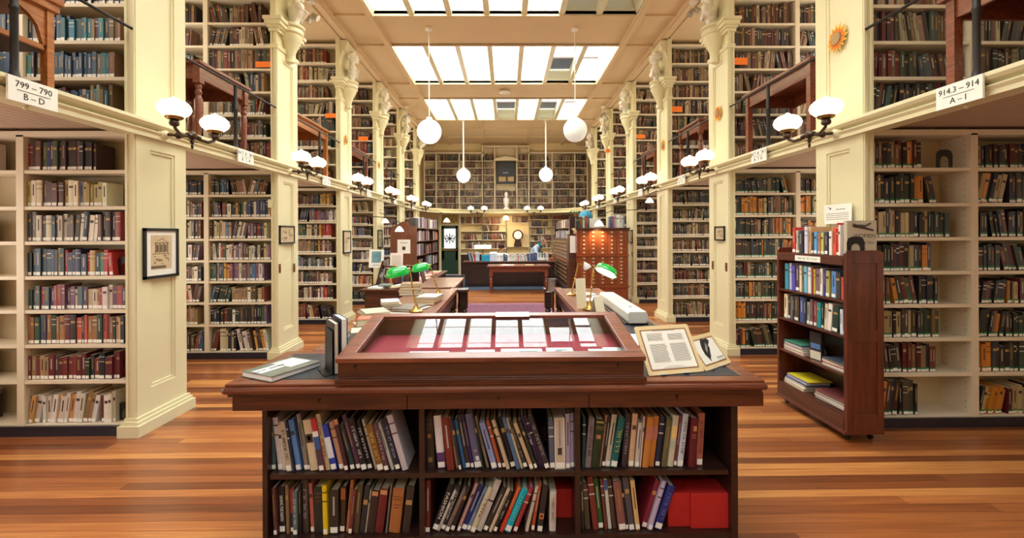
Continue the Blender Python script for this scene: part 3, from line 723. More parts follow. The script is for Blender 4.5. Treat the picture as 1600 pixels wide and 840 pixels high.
# ------------------------------------------------------------------ lamps
def sconce():
    t = thing('wall_lamp', 'x', 'lamp', (0,0,0))
    MB().lathe([(0.055, 0), (0.055, 0.012), (0.035, 0.03), (0.02, 0.05)], (0,0,0), 14, Matrix.Rotation(PI/2, 4, 'Y')).build('wall_rose', CREAM, t, smooth=True)
    ar = MB().tube([(0.04, 0, 0), (0.16, 0, -0.015), (0.24, 0, 0.0)], 0.013).ball((0.24, 0, -0.01), 0.032, 10, 1.2).lathe([(0.004, -0.12), (0.012, -0.10), (0.006, -0.085), (0.018, -0.06), (0.008, -0.045)], (0.24, 0, 0), 8)
    ar.ball((0.13, 0, -0.01), 0.026, 8, 1.1).rod((0.24, -0.05, -0.055), (0.24, 0.05, -0.055), 0.004)
    for q in (-1, 1):
        ar.tube([(0.24, 0, 0.0), (0.25, q*0.08, -0.03), (0.26, q*0.16, -0.035), (0.27, q*0.225, -0.005), (0.27, q*0.235, 0.02)], 0.012)
        ar.rod((0.25, q*0.07, -0.02), (0.245, q*0.02, -0.01), 0.02)
    ar.build('bracket_arm', BRONZE, t, smooth=True)
    for q in (-1, 1):
        h = MB().lathe([(0.022, 0), (0.034, 0.012), (0.034, 0.03), (0.026, 0.045), (0.04, 0.052), (0.058, 0.058), (0.055, 0.066)], (0.27, q*0.235, 0.01), 14).build('lamp_holder', BRONZE, t, smooth=True)
        MB().lathe([(0.05, 0.0), (0.075, 0.012), (0.103, 0.038), (0.112, 0.066), (0.104, 0.094), (0.075, 0.122), (0.04, 0.135), (0.02, 0.139), (0.018, 0.15), (0.006, 0.156)], (0.27, q*0.235, 0.074), 20).build('lamp_globe', GLOBE, t, smooth=True)
        MB().lathe([(0.046, -0.012), (0.060, 0.0), (0.062, 0.012), (0.052, 0.012)], (0.27, q*0.235, 0.072), 16).build('globe_gallery', BRASS, t, smooth=True)
    return t
sc0 = sconce(); first = True
def lamp_light(loc, p, r=0.09, col=(1.0, 0.80, 0.55)):
    d = bpy.data.lights.new('lamp_light', 'POINT'); d.energy = p; d.shadow_soft_size = r; d.color = col
    o = bpy.data.objects.new('lamp_light', d); C.objects.link(o); o.location = loc; return o
for s in (-1, 1):
    for k in range(NP):
        Y = D0 + PITCH*k + 0.235; X = W(s)-0.015
        lab = 'twin-armed bronze wall lamp with two glowing opal globes on the %s %s pier' % ('nearest' if k == 0 else nth(k+1), sname[s])
        o = sc0 if first else clone(sc0, (0,0,0)); first = False
        o.location = (s*X, Y, 2.315); o.rotation_euler = (0, 0, 0 if s < 0 else PI); o['label'] = lab; o['group'] = 'twin-globe wall lamps along the gallery'
        lamp_light((s*(X-0.30), Y, 2.62), 1.3, 0.06)
for px, py in ((747, 332), (833.5, 332)):
    p = atY(px, py, 15.82); o = clone(sc0, tuple(p), -PI/2, 'twin opal-globe lamp on the far gallery front, %s of the centre' % ('left' if px < 790 else 'right'), 'twin-globe wall lamps along the gallery')
def pendant(px, pz, Y, r, mat, label, power):
    X = px; t = thing('pendant_lamp', label, 'lamp', (X, Y, 4.90), 0, 'hanging globe lamps')
    MB().lathe([(0.02, -0.07), (0.055, -0.05), (0.06, -0.02), (0.045, -0.001)], (0,0,0), 16).build('ceiling_rose', WHITEM, t, smooth=True)
    MB().rod((0,0,-0.05), (0,0,pz+r-4.90), 0.009 if Y < 9 else 0.02).build('hanging_rod', WHITEM, t)
    MB().lathe([(0.03, 0), (0.05, -0.012), (0.05, -0.05)], (0, 0, pz+r-4.90+0.04), 14).build('globe_cap', WHITEM, t, smooth=True)
    MB().ball((0, 0, pz-4.90), r, 32).build('globe', mat, t, smooth=True)
    lamp_light((X, Y, pz-r-0.10), power, 0.1, (1.0, .88, .7)) if power else None
pendant(-1.26, 3.19, 7.37, 0.197, GLOBE2, 'large glowing white globe hanging on the left, nearer the camera', 12)
pendant(1.14, 3.21, 7.37, 0.197, GLOBE3, 'large unlit glossy white globe hanging on the right, nearer the camera', 0)
pendant(-1.27, 3.25, 13.33, 0.205, GLOBE2, 'smaller-looking glowing white globe hanging far back on the left', 60)
pendant(1.18, 3.27, 13.33, 0.205, GLOBE2, 'smaller-looking glowing white globe hanging far back on the right', 60)
# small bell-shaded lamps on arms
def bell(px, py, Y, label, wpx, X0=None):
    p = atY(px, py, Y); r = wpx/2*Y/F
    t = thing('bell_lamp', label, 'lamp', tuple(p), 0, 'small white bell-shaded lamps')
    MB().lathe([(r, -r*.55), (r*1.02, -r*.50), (r*.85, -r*.1), (r*.55, r*.35), (r*.25, r*.6), (r*.12, r*.7)], (0,0,0), 16).build('lamp_shade', glow('bell_opal', (250, 244, 232), 0.9), t, smooth=True)
    ax = -1 if px < 790 else 1
    MB().tube([(0, 0, r*.65), (0, 0, r*1.6), (ax*r*2.5, 0.0, r*2.6), (ax*(W(ax)-abs(p.x)-.01), 0.05, r*2.9)], 0.008).build('lamp_arm', BRONZE, t)
    return p
bell(602, 345, 9.9, 'white bell-shaded lamp on an arm at the fourth left pier', 12)
bell(624, 358, 9.2, 'white bell-shaded lamp hanging before the shaped brown end panel', 14)
bell(698, 344, 14.2, 'white bell-shaded lamp hanging in front of the green door', 11)
bell(1015, 313, 8.0, 'white bell-shaded lamp under the right gallery beside the third pier', 13)
p = bell(936, 349, 9.17, 'white bell-shaded lamp shining down on the card catalogue', 15)
sp = bpy.data.lights.new('catalogue_lamp_light', 'SPOT'); sp.energy = 150; sp.spot_size = 2.3; sp.spot_blend = 1.0; sp.color = (1.0, .72, .34); sp.shadow_soft_size = 0.03
o = bpy.data.objects.new('catalogue_lamp_light', sp); C.objects.link(o); o.location = (p.x, p.y+0.02, p.z-0.05); o.rotation_euler = (0.15, 0, 0)
# security cameras / spot lights on the ceiling edge
for px, py, Y, s in ((487, 26, 6.4, 'left'), (1083, 15, 6.4, 'right'), (636, 180, 11.7, 'far left'), (942, 178, 11.7, 'far right')):
    p = atY(px, py, Y); t = thing('ceiling_spotlight', 'small silver spotlight cluster on the ceiling edge, %s' % s, 'lamp', (p.x, p.y, 4.80 if abs(p.x) > 2.79 else 4.83))
    dz = p.z - t.location.z
    MB().lathe([(0.055, -0.03), (0.055, 0.0)], (0,0,0), 12).rod((0,0,-0.02), (0,0,dz), 0.012).build('spotlight_mount', WHITEM, t)
    MB().lathe([(0.03, -0.05), (0.045, 0.05)], (0,0,0), 12, Matrix.Translation((0.05, 0, dz)) @ Matrix.Rotation(2.2, 4, 'Y')).lathe([(0.03, -0.05), (0.045, 0.05)], (0,0,0), 12, Matrix.Translation((-0.03, 0, dz-0.04)) @ Matrix.Rotation(-2.6, 4, 'Y')).build('spotlight_head', paint('silver_metal', (190, 186, 178), .3, metal=.6), t, smooth=True)
o = MB().lathe([(0.10, -0.05), (0.13, -0.03), (0.13, 0)], (0,0,0), 18).build('smoke_detector', WHITEM, smooth=True); o.location = (-0.03, 10.6, 4.87)
tag(o, 'round white smoke detector on the ceiling between the two farther skylights', 'detector')

# ------------------------------------------------------------------ framed prints and papers on the piers
def framed(s, xa, xb, ya, yb, yb2, label, kind, proud=0.02):
    X = s*(W(s)-proud)
    a = atX(xa, ya, X); b = atX(xb, yb, X); z0 = b.z if s < 0 else b.z
    y0, y1 = sorted((a.y, b.y)); zt = a.z; zb = atX(xa, yb2, X).z
    w_ = y1-y0; h = zt-zb
    t = thing('framed_print', label, 'picture', (X, (y0+y1)/2, zb), -s*PI/2)
    f = 0.018 if h < .3 else 0.022
    MB().box((-w_/2, 0, 0), (-w_/2+f, 0.018, h)).box((w_/2-f, 0, 0), (w_/2, 0.018, h)).box((-w_/2, 0, 0), (w_/2, 0.018, f)).box((-w_/2, 0, h-f), (w_/2, 0.018, h)).build('frame', BLACK, t)
    MB().box((-w_/2+f, 0.010, f), (w_/2-f, 0.016, h-f)).build('mount', WHITE, t)
    iw, z0, z1 = (w_*.30, h*.18, h*.86) if kind == 'temple' else (w_*.42, h*.10, h*.90)
    MB().box((-iw, 0.008, z0), (iw, 0.0105, z1)).build('print_paper', paint('aged_print', (206, 186, 152), .8, .12, 18), t)
    ik = MB(); e = 0.007; hh = z1-z0
    if kind == 'temple':
        ik.poly([(-iw*.75, e, z0+hh*.76), (iw*.75, e, z0+hh*.76), (0, e, z0+hh*.92), (-iw*.6, e, z0+hh*.785), (iw*.6, e, z0+hh*.785), (0, e, z0+hh*.895)], [(0,1,4,3), (1,2,5,4), (2,0,3,5)])
        for i in range(4): ik.box((-iw*.62+i*iw*.38, e, z0+hh*.48), (-iw*.62+i*iw*.38+iw*.10, e+.001, z0+hh*.76))
        for i in range(3): ik.box((-iw*.50+i*iw*.38, e, z0+hh*.50), (-iw*.50+i*iw*.38+iw*.2, e+.001, z0+hh*.72)) 
        ik.box((-iw*.9, e, z0+hh*.44), (iw*.7, e+.001, z0+hh*.46)).box((-iw, e, z0+hh*.02), (iw*.4, e+.001, z0+hh*.10))
        for i in range(16): x = R.uniform(-.9, .6)*iw; zz = z0+hh*R.uniform(.14, .42); ik.box((x, e, zz), (x+iw*R.uniform(.1, .4), e+.001, zz+hh*R.uniform(.008, .03)))
    else:
        for i in range(26): x = R.uniform(-.9, .6)*iw; zz = z0+hh*R.uniform(.1, .85); ik.box((x, e, zz), (x+iw*R.uniform(.1, .5), e+.001, zz+hh*R.uniform(.01, .05)))
    ik.build('engraving', paint('sepia_ink', (112, 96, 76), .8), t)['kind'] = 'stuff'
    MB().box((-w_/2+f, 0.0055, f), (w_/2-f, 0.0062, h-f)).build('picture_glass', glass_mat('picture_glass', (1, 1, 1, 1), 0.02, 0.7), t)
framed(-1, 226, 280, 356, 429, 437, 'black-framed print of a temple front on the nearest left pier', 'temple')
framed(-1, 438, 461, 352, 380, 381, 'small black-framed landscape engraving on the second left pier', 'land')
framed(-1, 537, 549, 360, 394, 396, 'narrow-looking black-framed pale print on the third left pier', 'land')
framed(-1, 591, 598, 359, 386, 387, 'tiny black-framed print on the fourth left pier', 'land')
framed(1, 1131, 1116, 353, 376, 376, 'small black-framed engraving on the second right pier', 'land')
framed(1, 987.5, 981, 359, 379, 379, 'tiny black-framed print on the fourth right pier beside the catalogue', 'land')
X = 2.72; a = atX(1333, 317, X); b = atX(1290, 350, X)
t = thing('notice_sheet', 'white printed notice on the nearest right pier above the book truck', 'notice', (X-0.012, (a.y+b.y)/2, b.z), -PI/2)
w_ = abs(a.y-b.y); h = a.z-b.z
MB().box((-w_/2, 0, 0), (w_/2, 0.002, h)).build('paper', WHITE, t)
tx = MB(); 
for i in range(4): tx.box((-w_*.42, -0.001, h*(.52-.10*i)), (w_*.40, 0.0, h*(.52-.10*i)+.004))
tx.build('small_print', INKG, t); text((5, 8,), h*.07, t, (w_*.12, -0.001, h*.74), (PI/2, 0, 0), paint('blue_ink', (50, 74, 110), .6))
MB().ball((-w_*.26, -0.001, h*.80), h*.06, 8, 1.0, 1, .02).ball((-w_*.33, -0.001, h*.86), h*.035, 8, 1, 1, .03).build('emblem', paint('blue_ink', (50, 74, 110), .6), t)
for s, px, py, k in ((-1, 437, 419, 1), (-1, 459.5, 418, 1), (1, 1114, 414, 1), (1, 1135, 417, 1), (1, 988, 397, 3)):
    p = atX(px, py, s*(W(s)-0.0))
    t = thing('switch_plate', 'small brown metal plate on the %s %s pier, %s' % (nth(k+1), sname[s], 'near edge' if (px < 450 or px == 1135) else 'far edge'), 'plate', tuple(p), -s*PI/2)
    MB().box((-0.025, -0.005, -0.055), (0.025, 0, 0.055)).build('plate', paint('brown_bronze', (120, 76, 50), .4, metal=.3), t, bevel=.003); MB().box((-0.006, -0.012, -0.012), (0.006, -0.004, 0.012)).build('toggle', BRASS, t)
p = atY(423.5, 318, D0+PITCH); o = MB().box((-0.03, -0.02, -0.05), (0.03, -0.001, 0.05)).build('thermostat', CREAM, bevel=.005); o.location = (p.x, p.y, p.z); tag(o, 'small cream control box on the near edge of the second left pier', 'thermostat')

# ------------------------------------------------------------------ far end: upper and lower shelving, door, clock
def backcase(label, xs, zr, tops, Y, pal, name='bookcase', gaps=(), st=''):
    """xs: x of the uprights; zr: shelf heights; open grid standing against the far wall"""
    t = thing(name, label, 'bookcase', (xs[0], Y, 0)); x0 = xs[0]; dep = 0.22
    MB().box((0, dep, zr[0]-.02), (xs[-1]-x0, dep+.02, tops)).build('back_panel', BACKP, t)
    for x in xs: MB().box((x-x0-.022, 0, zr[0]-.02), (x-x0+.022, dep, tops)).build('upright', SHELF, t)
    MB().box((-.03, -.01, tops), (xs[-1]-x0+.03, dep+.02, tops+.05)).build('cornice', SHELF, t)
    for i in range(len(xs)-1):
        a, b = xs[i]+.022, xs[i+1]-.022
        for r, z in enumerate(zr):
            if (i, r) in gaps: continue
            MB().box((a-x0, .003, z-.022), (b-x0, dep, z)).build('shelf', SHELF, t)
            nx = (zr[r+1] if r+1 < len(zr) else tops) - .03
            if R.random() < .97: fill(Matrix.Translation((a, Y, 0)), b-a, z, min(nx-z, .26), pal, (0, 9, 1, 0, 0, 'far wall'), R.uniform(.75, 1), R.choice('lr'), .2, st, dep=.15, wr=(.02, .045))
    return t
UZ = [2.40, 2.66, 2.92, 3.18, 3.44, 3.70, 3.96, 4.22]
xl = [atY(p, 300, YB-.24).x for p in (663, 681.5, 717.7, 754.3)]; xr = [atY(p, 300, YB-.24).x for p in (826.3, 862.9, 898.5, 918)]
xc = [atY(p, 300, YB-.24).x for p in (754.3, 773.3, 807.6, 826.3)]
backcase('cream gallery bookcase on the far wall left of the dark framed picture', xl, UZ, 4.48, YB-.24, PAL_B)
backcase('cream gallery bookcase on the far wall right of the dark framed picture', xr, UZ, 4.48, YB-.24, PAL_B)
backcase('taller central gallery bookcase around the dark framed picture on the far wall', xc, UZ, 4.72, YB-.25, PAL_B, gaps=[(1, 3), (1, 4), (1, 5), (1, 6), (1, 7)])
a = atY(776, 287, YB-.27); b = atY(806, 252, YB-.27)
for bk in [q for q in ALLB if q['info'][5] == 'far wall' and a.x-.3 < (q['M'].translation.x + q['x']) < b.x+.2 and 3.1 < q['z'] < 4.4 and xc[1]-.05 < q['M'].translation.x + q['x'] < xc[2]]: ALLB.remove(bk)
t = thing('framed_picture', 'large dark framed picture in the middle of the far gallery wall', 'picture', (a.x, YB-.27, a.z)); w_ = b.x-a.x; h = b.z-a.z
MB().box((0,0,0),(w_,.03,.05)).box((0,0,h-.05),(w_,.03,h)).box((0,0,0),(.05,.03,h)).box((w_-.05,0,0),(w_,.03,h)).build('frame', BLACK, t)
MB().box((.05,.012,.05),(w_-.05,.02,h-.05)).build('canvas', paint('night_blue_print', (36, 40, 52), .4, .4, 5), t)
MB().box((.08,.008,.09),(w_*.48,.012,h*.32)).build('certificate', paint('old_card', (190, 160, 112), .7), t); MB().box((w_*.58,.008,.09),(w_-.08,.012,h*.32)).build('certificate', paint('old_card', (190, 160, 112), .7), t)
MB().box((w_*.32,.008,h*.46),(w_*.62,.012,h*.52)).build('title_strip', paint('pale_blue_card', (120, 140, 180), .6), t)
o = MB().prism([(-.45, 0), (.45, 0), (.45, .06), (.30, .10), (0, .17), (-.30, .10), (-.45, .06)], 0, .06, 'y').build('arched_pediment', SHELF); o.location = ((a.x+b.x)/2, YB-.29, b.z+.03); tag(o, 'arched cream moulding above the dark framed picture', 'moulding')
p = atY(791, 329, 16.05); t = thing('statuette', 'cream statuette standing on the far gallery front, in the middle', 'statue', (p.x, 15.93, 2.39))
MB().lathe([(.10, 0), (.10, .05), (.05, .07), (.08, .18), (.11, .30), (.10, .38), (.04, .43), (.05, .46), (.065, .52), (.05, .58), (.01, .61)], (0,0,0), 14).build('figure', PLASTER, t, smooth=True)
for pi_, px in enumerate((695, 711, 755, 829, 870, 888, 905)):      # iron posts of the far gallery
    p = atY(px, 300, 16.1); top = 1.9 if px in (755, 829) else .75
    o = MB().lathe([(.03, 0), (.015, .04), (.013, top)], (0,0,0), 8).build('iron_post', IRON); o.location = (p.x, 16.12, 2.375)
    tag(o, '%s black iron post on the far gallery, %s from the left' % ('tall' if top > 1 else 'short', nth(pi_+1)), 'post', 'iron posts on the far gallery')
# lower far wall
LZ = [0.98, 1.30, 1.62, 1.96]
def lower(px0, px1, rows, top, label, base=True, skip=(), f=.8):
    a = atY(px0, 380, YB-.26).x; b = atY(px1, 380, YB-.26).x
    t = thing('bookcase', label, 'bookcase', (a, YB-.26, 0))
    for x in (0, b-a): MB().box((x-.02, 0, 0), (x+.02, .24, top)).build('upright', SHELF, t)
    MB().box((0, .235, 0), (b-a, .255, top)).build('back_panel', WALLP, t)
    if base: MB().box((.02, .0, 0.04), (b-a-.02, .235, .76)).build('cupboard', MAHOGD, t); MB().box((0, -.03, .76), (b-a, .235, .80)).build('counter', SHELF, t)
    for r, z in enumerate(rows):
        MB().box((.02, .003, z-.022), (b-a-.02, .235, z)).build('shelf', SHELF, t)
        if r in skip: continue
        nx = rows[r+1] if r+1 < len(rows) else top
        fill(Matrix.Translation((a+.02, YB-.26, 0)), b-a-.04, z, min(nx-z-.03, .26), PAL_B + PAL_L[:6], (0, 9, 0, 0, 0, 'far wall'), R.uniform(f-.2, 1.0), R.choice('lr'), .25, '', dep=.15)
    return t
lower(719, 753.5, LZ[:3]+[1.90], 2.24, 'cream shelves beside the green door on the far wall', skip=(2,), f=.6)
lower(753.8, 791, LZ[:3]+[1.88], 2.24, 'cream shelves left of the glowing lamp on the far wall', f=.9)
lower(791.3, 827.5, [1.05, 1.93], 2.24, 'cream shelves around the wall clock on the far wall', skip=(0,), f=.95)
lower(828, 862.5, [1.0, 1.25, 1.50, 1.78, 2.05], 2.24, 'cream shelves of brown books right of the wall clock', f=.95)
lower(863, 915, [1.0, 1.25, 1.50, 1.78, 2.05], 2.24, 'cream shelves on the far wall behind the card catalogue', f=.95)
p = atY(809, 367, YB-.30); t = thing('wall_clock', 'brown wooden banjo-shaped wall clock with a cream dial on the far wall', 'clock', tuple(p))
MB().lathe([(.19, 0), (.20, .03), (.17, .06), (.15, .05)], (0,0,0), 24, Matrix.Rotation(PI/2, 4, 'X')).build('clock_case', MAHOG, t, smooth=True)
MB().prism([(-.10, -.17), (.10, -.17), (.15, -.40), (.09, -.43), (-.09, -.43), (-.15, -.40)], -.05, .02, 'y').build('pendulum_box', MAHOGD, t)
MB().lathe([(.145, 0), (.145, .01)], (0,0,0), 24, Matrix.Translation((0,-.056,0)) @ Matrix.Rotation(PI/2, 4, 'X')).build('dial', WHITE, t)
MB().box((-.005, -.072, 0), (.005, -.069, .10)).box((0, -.072, -.005), (.07, -.069, .005)).build('clock_hands', INK, t)
p = atY(790.5, 341, 16.2); t = thing('pendant_lamp', 'glowing white shade hanging before the far wall at the centre', 'lamp', (p.x, 16.2, p.z), 0)
MB().lathe([(.10, -.06), (.12, -.03), (.09, .06), (.03, .10)], (0,0,0), 16).build('lamp_shade', glow('bright_opal', (255, 236, 196), 3.0), t, smooth=True)
MB().rod((0,0,.10), (0,0,2.30-p.z), .008).build('hanging_rod', BRASS, t)
lamp_light((p.x, 15.9, p.z-.2), 32, .12, (1, .76, .44))
lamp_light((-1.9, 15.0, 2.1), 8, .1, (1, .8, .5)); lamp_light((1.9, 15.0, 2.1), 6, .1, (1, .8, .5))
# door
a = atY(690, 432, YB-.04).x; b = atY(716, 354, YB-.04).x
dr = thing('door', None, None, (a, YB-.05, 0), kind='structure'); dr.name = 'door_1'; w_ = b-a
GRND = paint('dark_green_paint', (34, 66, 52), .4, .08, 6)
MB().box((.0, 0, .02), (w_, .035, .55)).box((0, 0, .55), (.10, .035, 1.82)).box((w_-.10, 0, .55), (w_, .035, 1.82)).box((0, 0, .55), (w_, .035, .98)).box((0, 0, 1.72), (w_, .035, 1.82)).build('door_leaf', GRND, dr)
MB().box((.10, .012, .98), (w_-.10, .022, 1.72)).build('door_glass', glow('daylit_frosted_glass', (236, 240, 244), .75), dr)
gr = MB(); cx_ = w_/2
for i in range(8):
    aa = i*PI/4; gr.rod((cx_, -.004, 1.35), (cx_+.19*math.cos(aa), -.004, 1.35+.19*math.sin(aa)), .016, seg=5)
gr.tube([(.12, -.004, 1.44), (cx_-.12, -.004, 1.20), (cx_, -.004, 1.36), (cx_+.12, -.004, 1.20), (w_-.12, -.004, 1.44)], .016, 5); gr.ball((cx_, -.006, 1.35), .03, 8)
gr.build('iron_grille', IRON, dr)
MB().box((.02, -.04, .90), (w_-.04, -.02, .94)).rod((.06, -.02, .92), (.06, 0, .92), .015).build('push_bar', BRASS, dr); MB().ball((.06, -.05, .98), .035, 10).build('door_knob', BRASS, dr, smooth=True)
MB().box((-.10, -.02, 0), (0, .05, 2.24)).box((w_, -.02, 0), (w_+.10, .05, 2.24)).box((0, -.02, 1.84), (w_, .05, 1.90)).build('door_frame', CREAM, dr)
MB().box((0, 0, 1.90), (w_, .03, 2.24)).build('transom', paint('ochre_paint', (200, 168, 70), .5), dr)
tr = MB()
for i in range(4):
    x0 = w_*i/4; tr.rod((x0, -.002, 1.91), (x0+w_/4, -.002, 2.23), .008, seg=4); tr.rod((x0, -.002, 2.23), (x0+w_/4, -.002, 1.91), .008, seg=4)
tr.build('transom_lattice', MAHOGD, dr)

# ------------------------------------------------------------------ issue desk, carpet, rug, table, people
o = MB().box((-2.6, 12.05, 0), (1.35, 16.4, .008)).build('blue_carpet', paint('blue_grey_carpet', (52, 66, 84), .95, .2, 60)); tag(o, 'dark blue carpet in front of and under the issue desk at the far end', 'carpet')
o = MB().box((-.95, 5.9, 0), (.95, 9.7, .010)).build('purple_rug', paint('purple_patterned_rug', (110, 68, 86), .95, .45, 14)); tag(o, 'purple patterned rug on the floor beyond the two long tables', 'rug')
MB().box((-.88, 5.97, .010), (-.80, 9.63, .0115)).box((.80, 5.97, .010), (.88, 9.63, .0115)).box((-.88, 9.55, .010), (.88, 9.63, .0115)).box((-.88, 5.97, .010), (.88, 6.05, .0115)).build('rug_border', paint('rug_border_pink', (160, 104, 126), .95, .3, 20), o)
dk = thing('issue_desk', 'long dark panelled issue desk at the far end with books along its top', 'desk', (-1.22, 12.75, .009)); dw = 2.62
MB().box((.03, .04, 0), (dw-.03, .55, .68)).build('carcass', MAHOGD, dk); MB().box((-.03, -.02, .68), (dw+.03, .60, .72)).build('desk_top', MAHOG, dk, bevel=.006)
for i in range(5):
    x = .06+i*(dw-.12)/5; m = MB(); ww = (dw-.12)/5-.04
    m.box((x+.02, .02, .06), (x+.02+ww, .04, .12)).box((x+.02, .02, .58), (x+.02+ww, .04, .65)).box((x+.02, .02, .12), (x+.07, .04, .58)).box((x+ww-.03, .02, .12), (x+ww+.02, .04, .58)); m.build('panel_frame', MAHOGD, dk)
tb = thing('side_table', 'red-brown table with turned legs before the issue desk', 'table', (-.47, 11.35, 0)); tw = 1.55
MB().box((-.03, -.02, .66), (tw+.03, .72, .70)).build('table_top', REDW, tb, bevel=.006); MB().box((.03, .03, .54), (tw-.03, .67, .66)).build('apron', REDW, tb)
lg = turned_leg(.56, .045).mesh('leg', REDW, smooth=True)
for x in (.07, tw-.07):
    for y in (.07, .63): child(tb, 'leg', lg, (x, y, 0))
for i, (x, w_) in enumerate(((.35, .3), (.95, .22))):
    o = MB().box((0, 0, 0), (w_, .2, .012)).build('paper_stack', WHITE if i == 0 else paint('cream_card', (226, 206, 156), .7)); o.location = (-.47+x, 11.45, .702); tag(o, ('white papers' if i == 0 else 'cream leaflets') + ' lying on the red-brown table before the issue desk', 'papers')
PAL_W = [(226,226,222),(80,140,190),(200,210,220),(60,80,130),(230,228,220),(150,170,190),(210,90,70),(40,60,80),(240,240,238)]
fill(Matrix.Translation((-.35, 12.85, .731)), 1.60, 0.0, .25, PAL_W, (0, 9, 0, 0, 0, 'issue desk'), 1.0, 'l', .1, '', y0=.02, dep=.15, hr=(.7, .95), wr=(.02, .04))
fill(Matrix.Translation((-1.15, 12.95, .731)), .40, 0.0, .27, PAL_W, (0, 9, 0, 0, 0, 'issue desk'), 1.0, 'l', .5, '', y0=.02, dep=.15)
o = MB().box((0,0,0),(.24,.20,.17)).build('blue_box', paint('cyan_card', (30, 150, 190), .6), bevel=.004); o.location = (-.72, 12.85, .731); tag(o, 'bright blue box on the issue desk among white booklets', 'box')
o = MB().prism([(0,0),(.16,0),(.16,.26),(.02,.22)], 0, .2, 'x').build('brochure_rack', paint('pale_blue_plastic', (190, 200, 215), .5)); o.location = (-.48, 12.85, .731); tag(o, 'pale blue-white brochure rack on the issue desk', 'rack')
t = thing('desk_lamp', 'white shaded lamp on a stem on the left of the issue desk', 'lamp', (-.70, 13.2, .731)); MB().rod((0,0,0), (0,0,.36), .012).build('stem', BRASS, t); MB().box((-.25, -.10, .34), (.25, .10, .46)).build('lamp_shade', glow('lamp_shade_cream', (252, 236, 208), .8), t, bevel=.02)
t = thing('telephone', 'black desk telephone with a pale label on the right of the issue desk', 'telephone', (1.0, 12.85, .731)); MB().prism([(0,0),(.22,0),(.22,.16),(.05,.05)], -.14, .16, 'x').build('body', BLACK, t); MB().box((-.1, -.008, .02), (.1, .0, .10)).build('label_card', WHITE, t); MB().tube([(-.10, .1, .18), (.0, .1, .26), (.16, .1, .16)], .02).build('handset', BLACK, t, smooth=True)
t = thing('waste_bin', 'pale translucent waste bin on the floor right of the table', 'bin', (1.16, 11.75, 0)); MB().lathe([(.12, 0), (.15, .32), (.155, .325), (.142, .32), (.112, .012)], (0,0,0), 20).build('bin_body', paint('pale_plastic', (186, 178, 176), .4), t, smooth=True)

def skin_body(name, mat, verts, edges, radii, parent):
    me = bpy.data.meshes.new(name); me.from_pydata(verts, edges, []); me.materials.append(mat)
    o = bpy.data.objects.new(name, me); C.objects.link(o); o.parent = parent
    m = o.modifiers.new('skin', 'SKIN'); m.use_smooth_shade = True
    for i, r in enumerate(radii): me.skin_vertices[0].data[i].radius = (r if isinstance(r, tuple) else (r, r))
    me.skin_vertices[0].data[0].use_root = True
    s = o.modifiers.new('sub', 'SUBSURF'); s.levels = 2; s.render_levels = 2
    return o
SKIN = paint('skin_tone', (206, 152, 124), .55, .04, 8); SKIN2 = paint('darker_skin_tone', (150, 104, 80), .55, .04, 8)
def head(parent, c, rz, hair, skin, long_=False, bow=0.0):
    M = Matrix.Translation(c) @ Matrix.Rotation(rz, 4, 'Z') @ Matrix.Rotation(bow, 4, 'X')
    h = MB().ball((0,0,0), .088, 18, 1.26, .86, 1.0, M).ball((0, -.03, -.06), .052, 12, 1.0, .95, 1, M).prism([(-.022, -.105), (.022, -.105), (0, -.07)], -.035, .012, 'z', M).ball((.08, .01, -.01), .022, 8, 1.4, .4, 1, M).ball((-.08, .01, -.01), .022, 8, 1.4, .4, 1, M)
    o = h.build('head', skin, parent, smooth=True)
    f = MB().ball((.032, -.084, .012), .010, 8, .7, 1, .6, M).ball((-.032, -.084, .012), .010, 8, .7, 1, .6, M); f.build('eyes', INK, o)
    MB().ball((0, -.083, -.055), .020, 8, .3, 1, .6, M).build('mouth', paint('lip_red', (160, 80, 76), .5), o)
    hr_ = MB().ball((0, .022, .028), .100, 18, 1.12, .93, .98, M)
    if long_: hr_.ball((0, .05, -.05), .085, 12, 1.2, .95, .7, M)
    hr_.build('hair', hair, parent, smooth=True)
def hand(parent, c, dirv, skin, side):
    """palm with four bent fingers and a thumb"""
    c = Vector(c); d = Vector(dirv).normalized(); sx = d.cross(Vector((0,0,1))).normalized()*side
    V = [c, c+d*.05]; E_ = [(0,1)]; r = [(.026,.014), (.032,.014)]
    for i in range(4):
        off = sx*(-.027+.018*i); l = (.038, .044, .042, .032)[i]
        a = len(V); V += [c+d*.075+off, c+d*(.075+l)+off*1.15-Vector((0,0,.008)), c+d*(.075+l*1.6)+off*1.15-Vector((0,0,.028))]; E_ += [(1, a), (a, a+1), (a+1, a+2)]; r += [(.009,.009), (.008,.008), (.007,.007)]
    a = len(V); V += [c+d*.02-sx*.038, c+d*.055-sx*.055-Vector((0,0,.01))]; E_ += [(0, a), (a, a+1)]; r += [(.011,.011), (.008,.008)]
    skin_body('hand', skin, V, E_, r, parent)
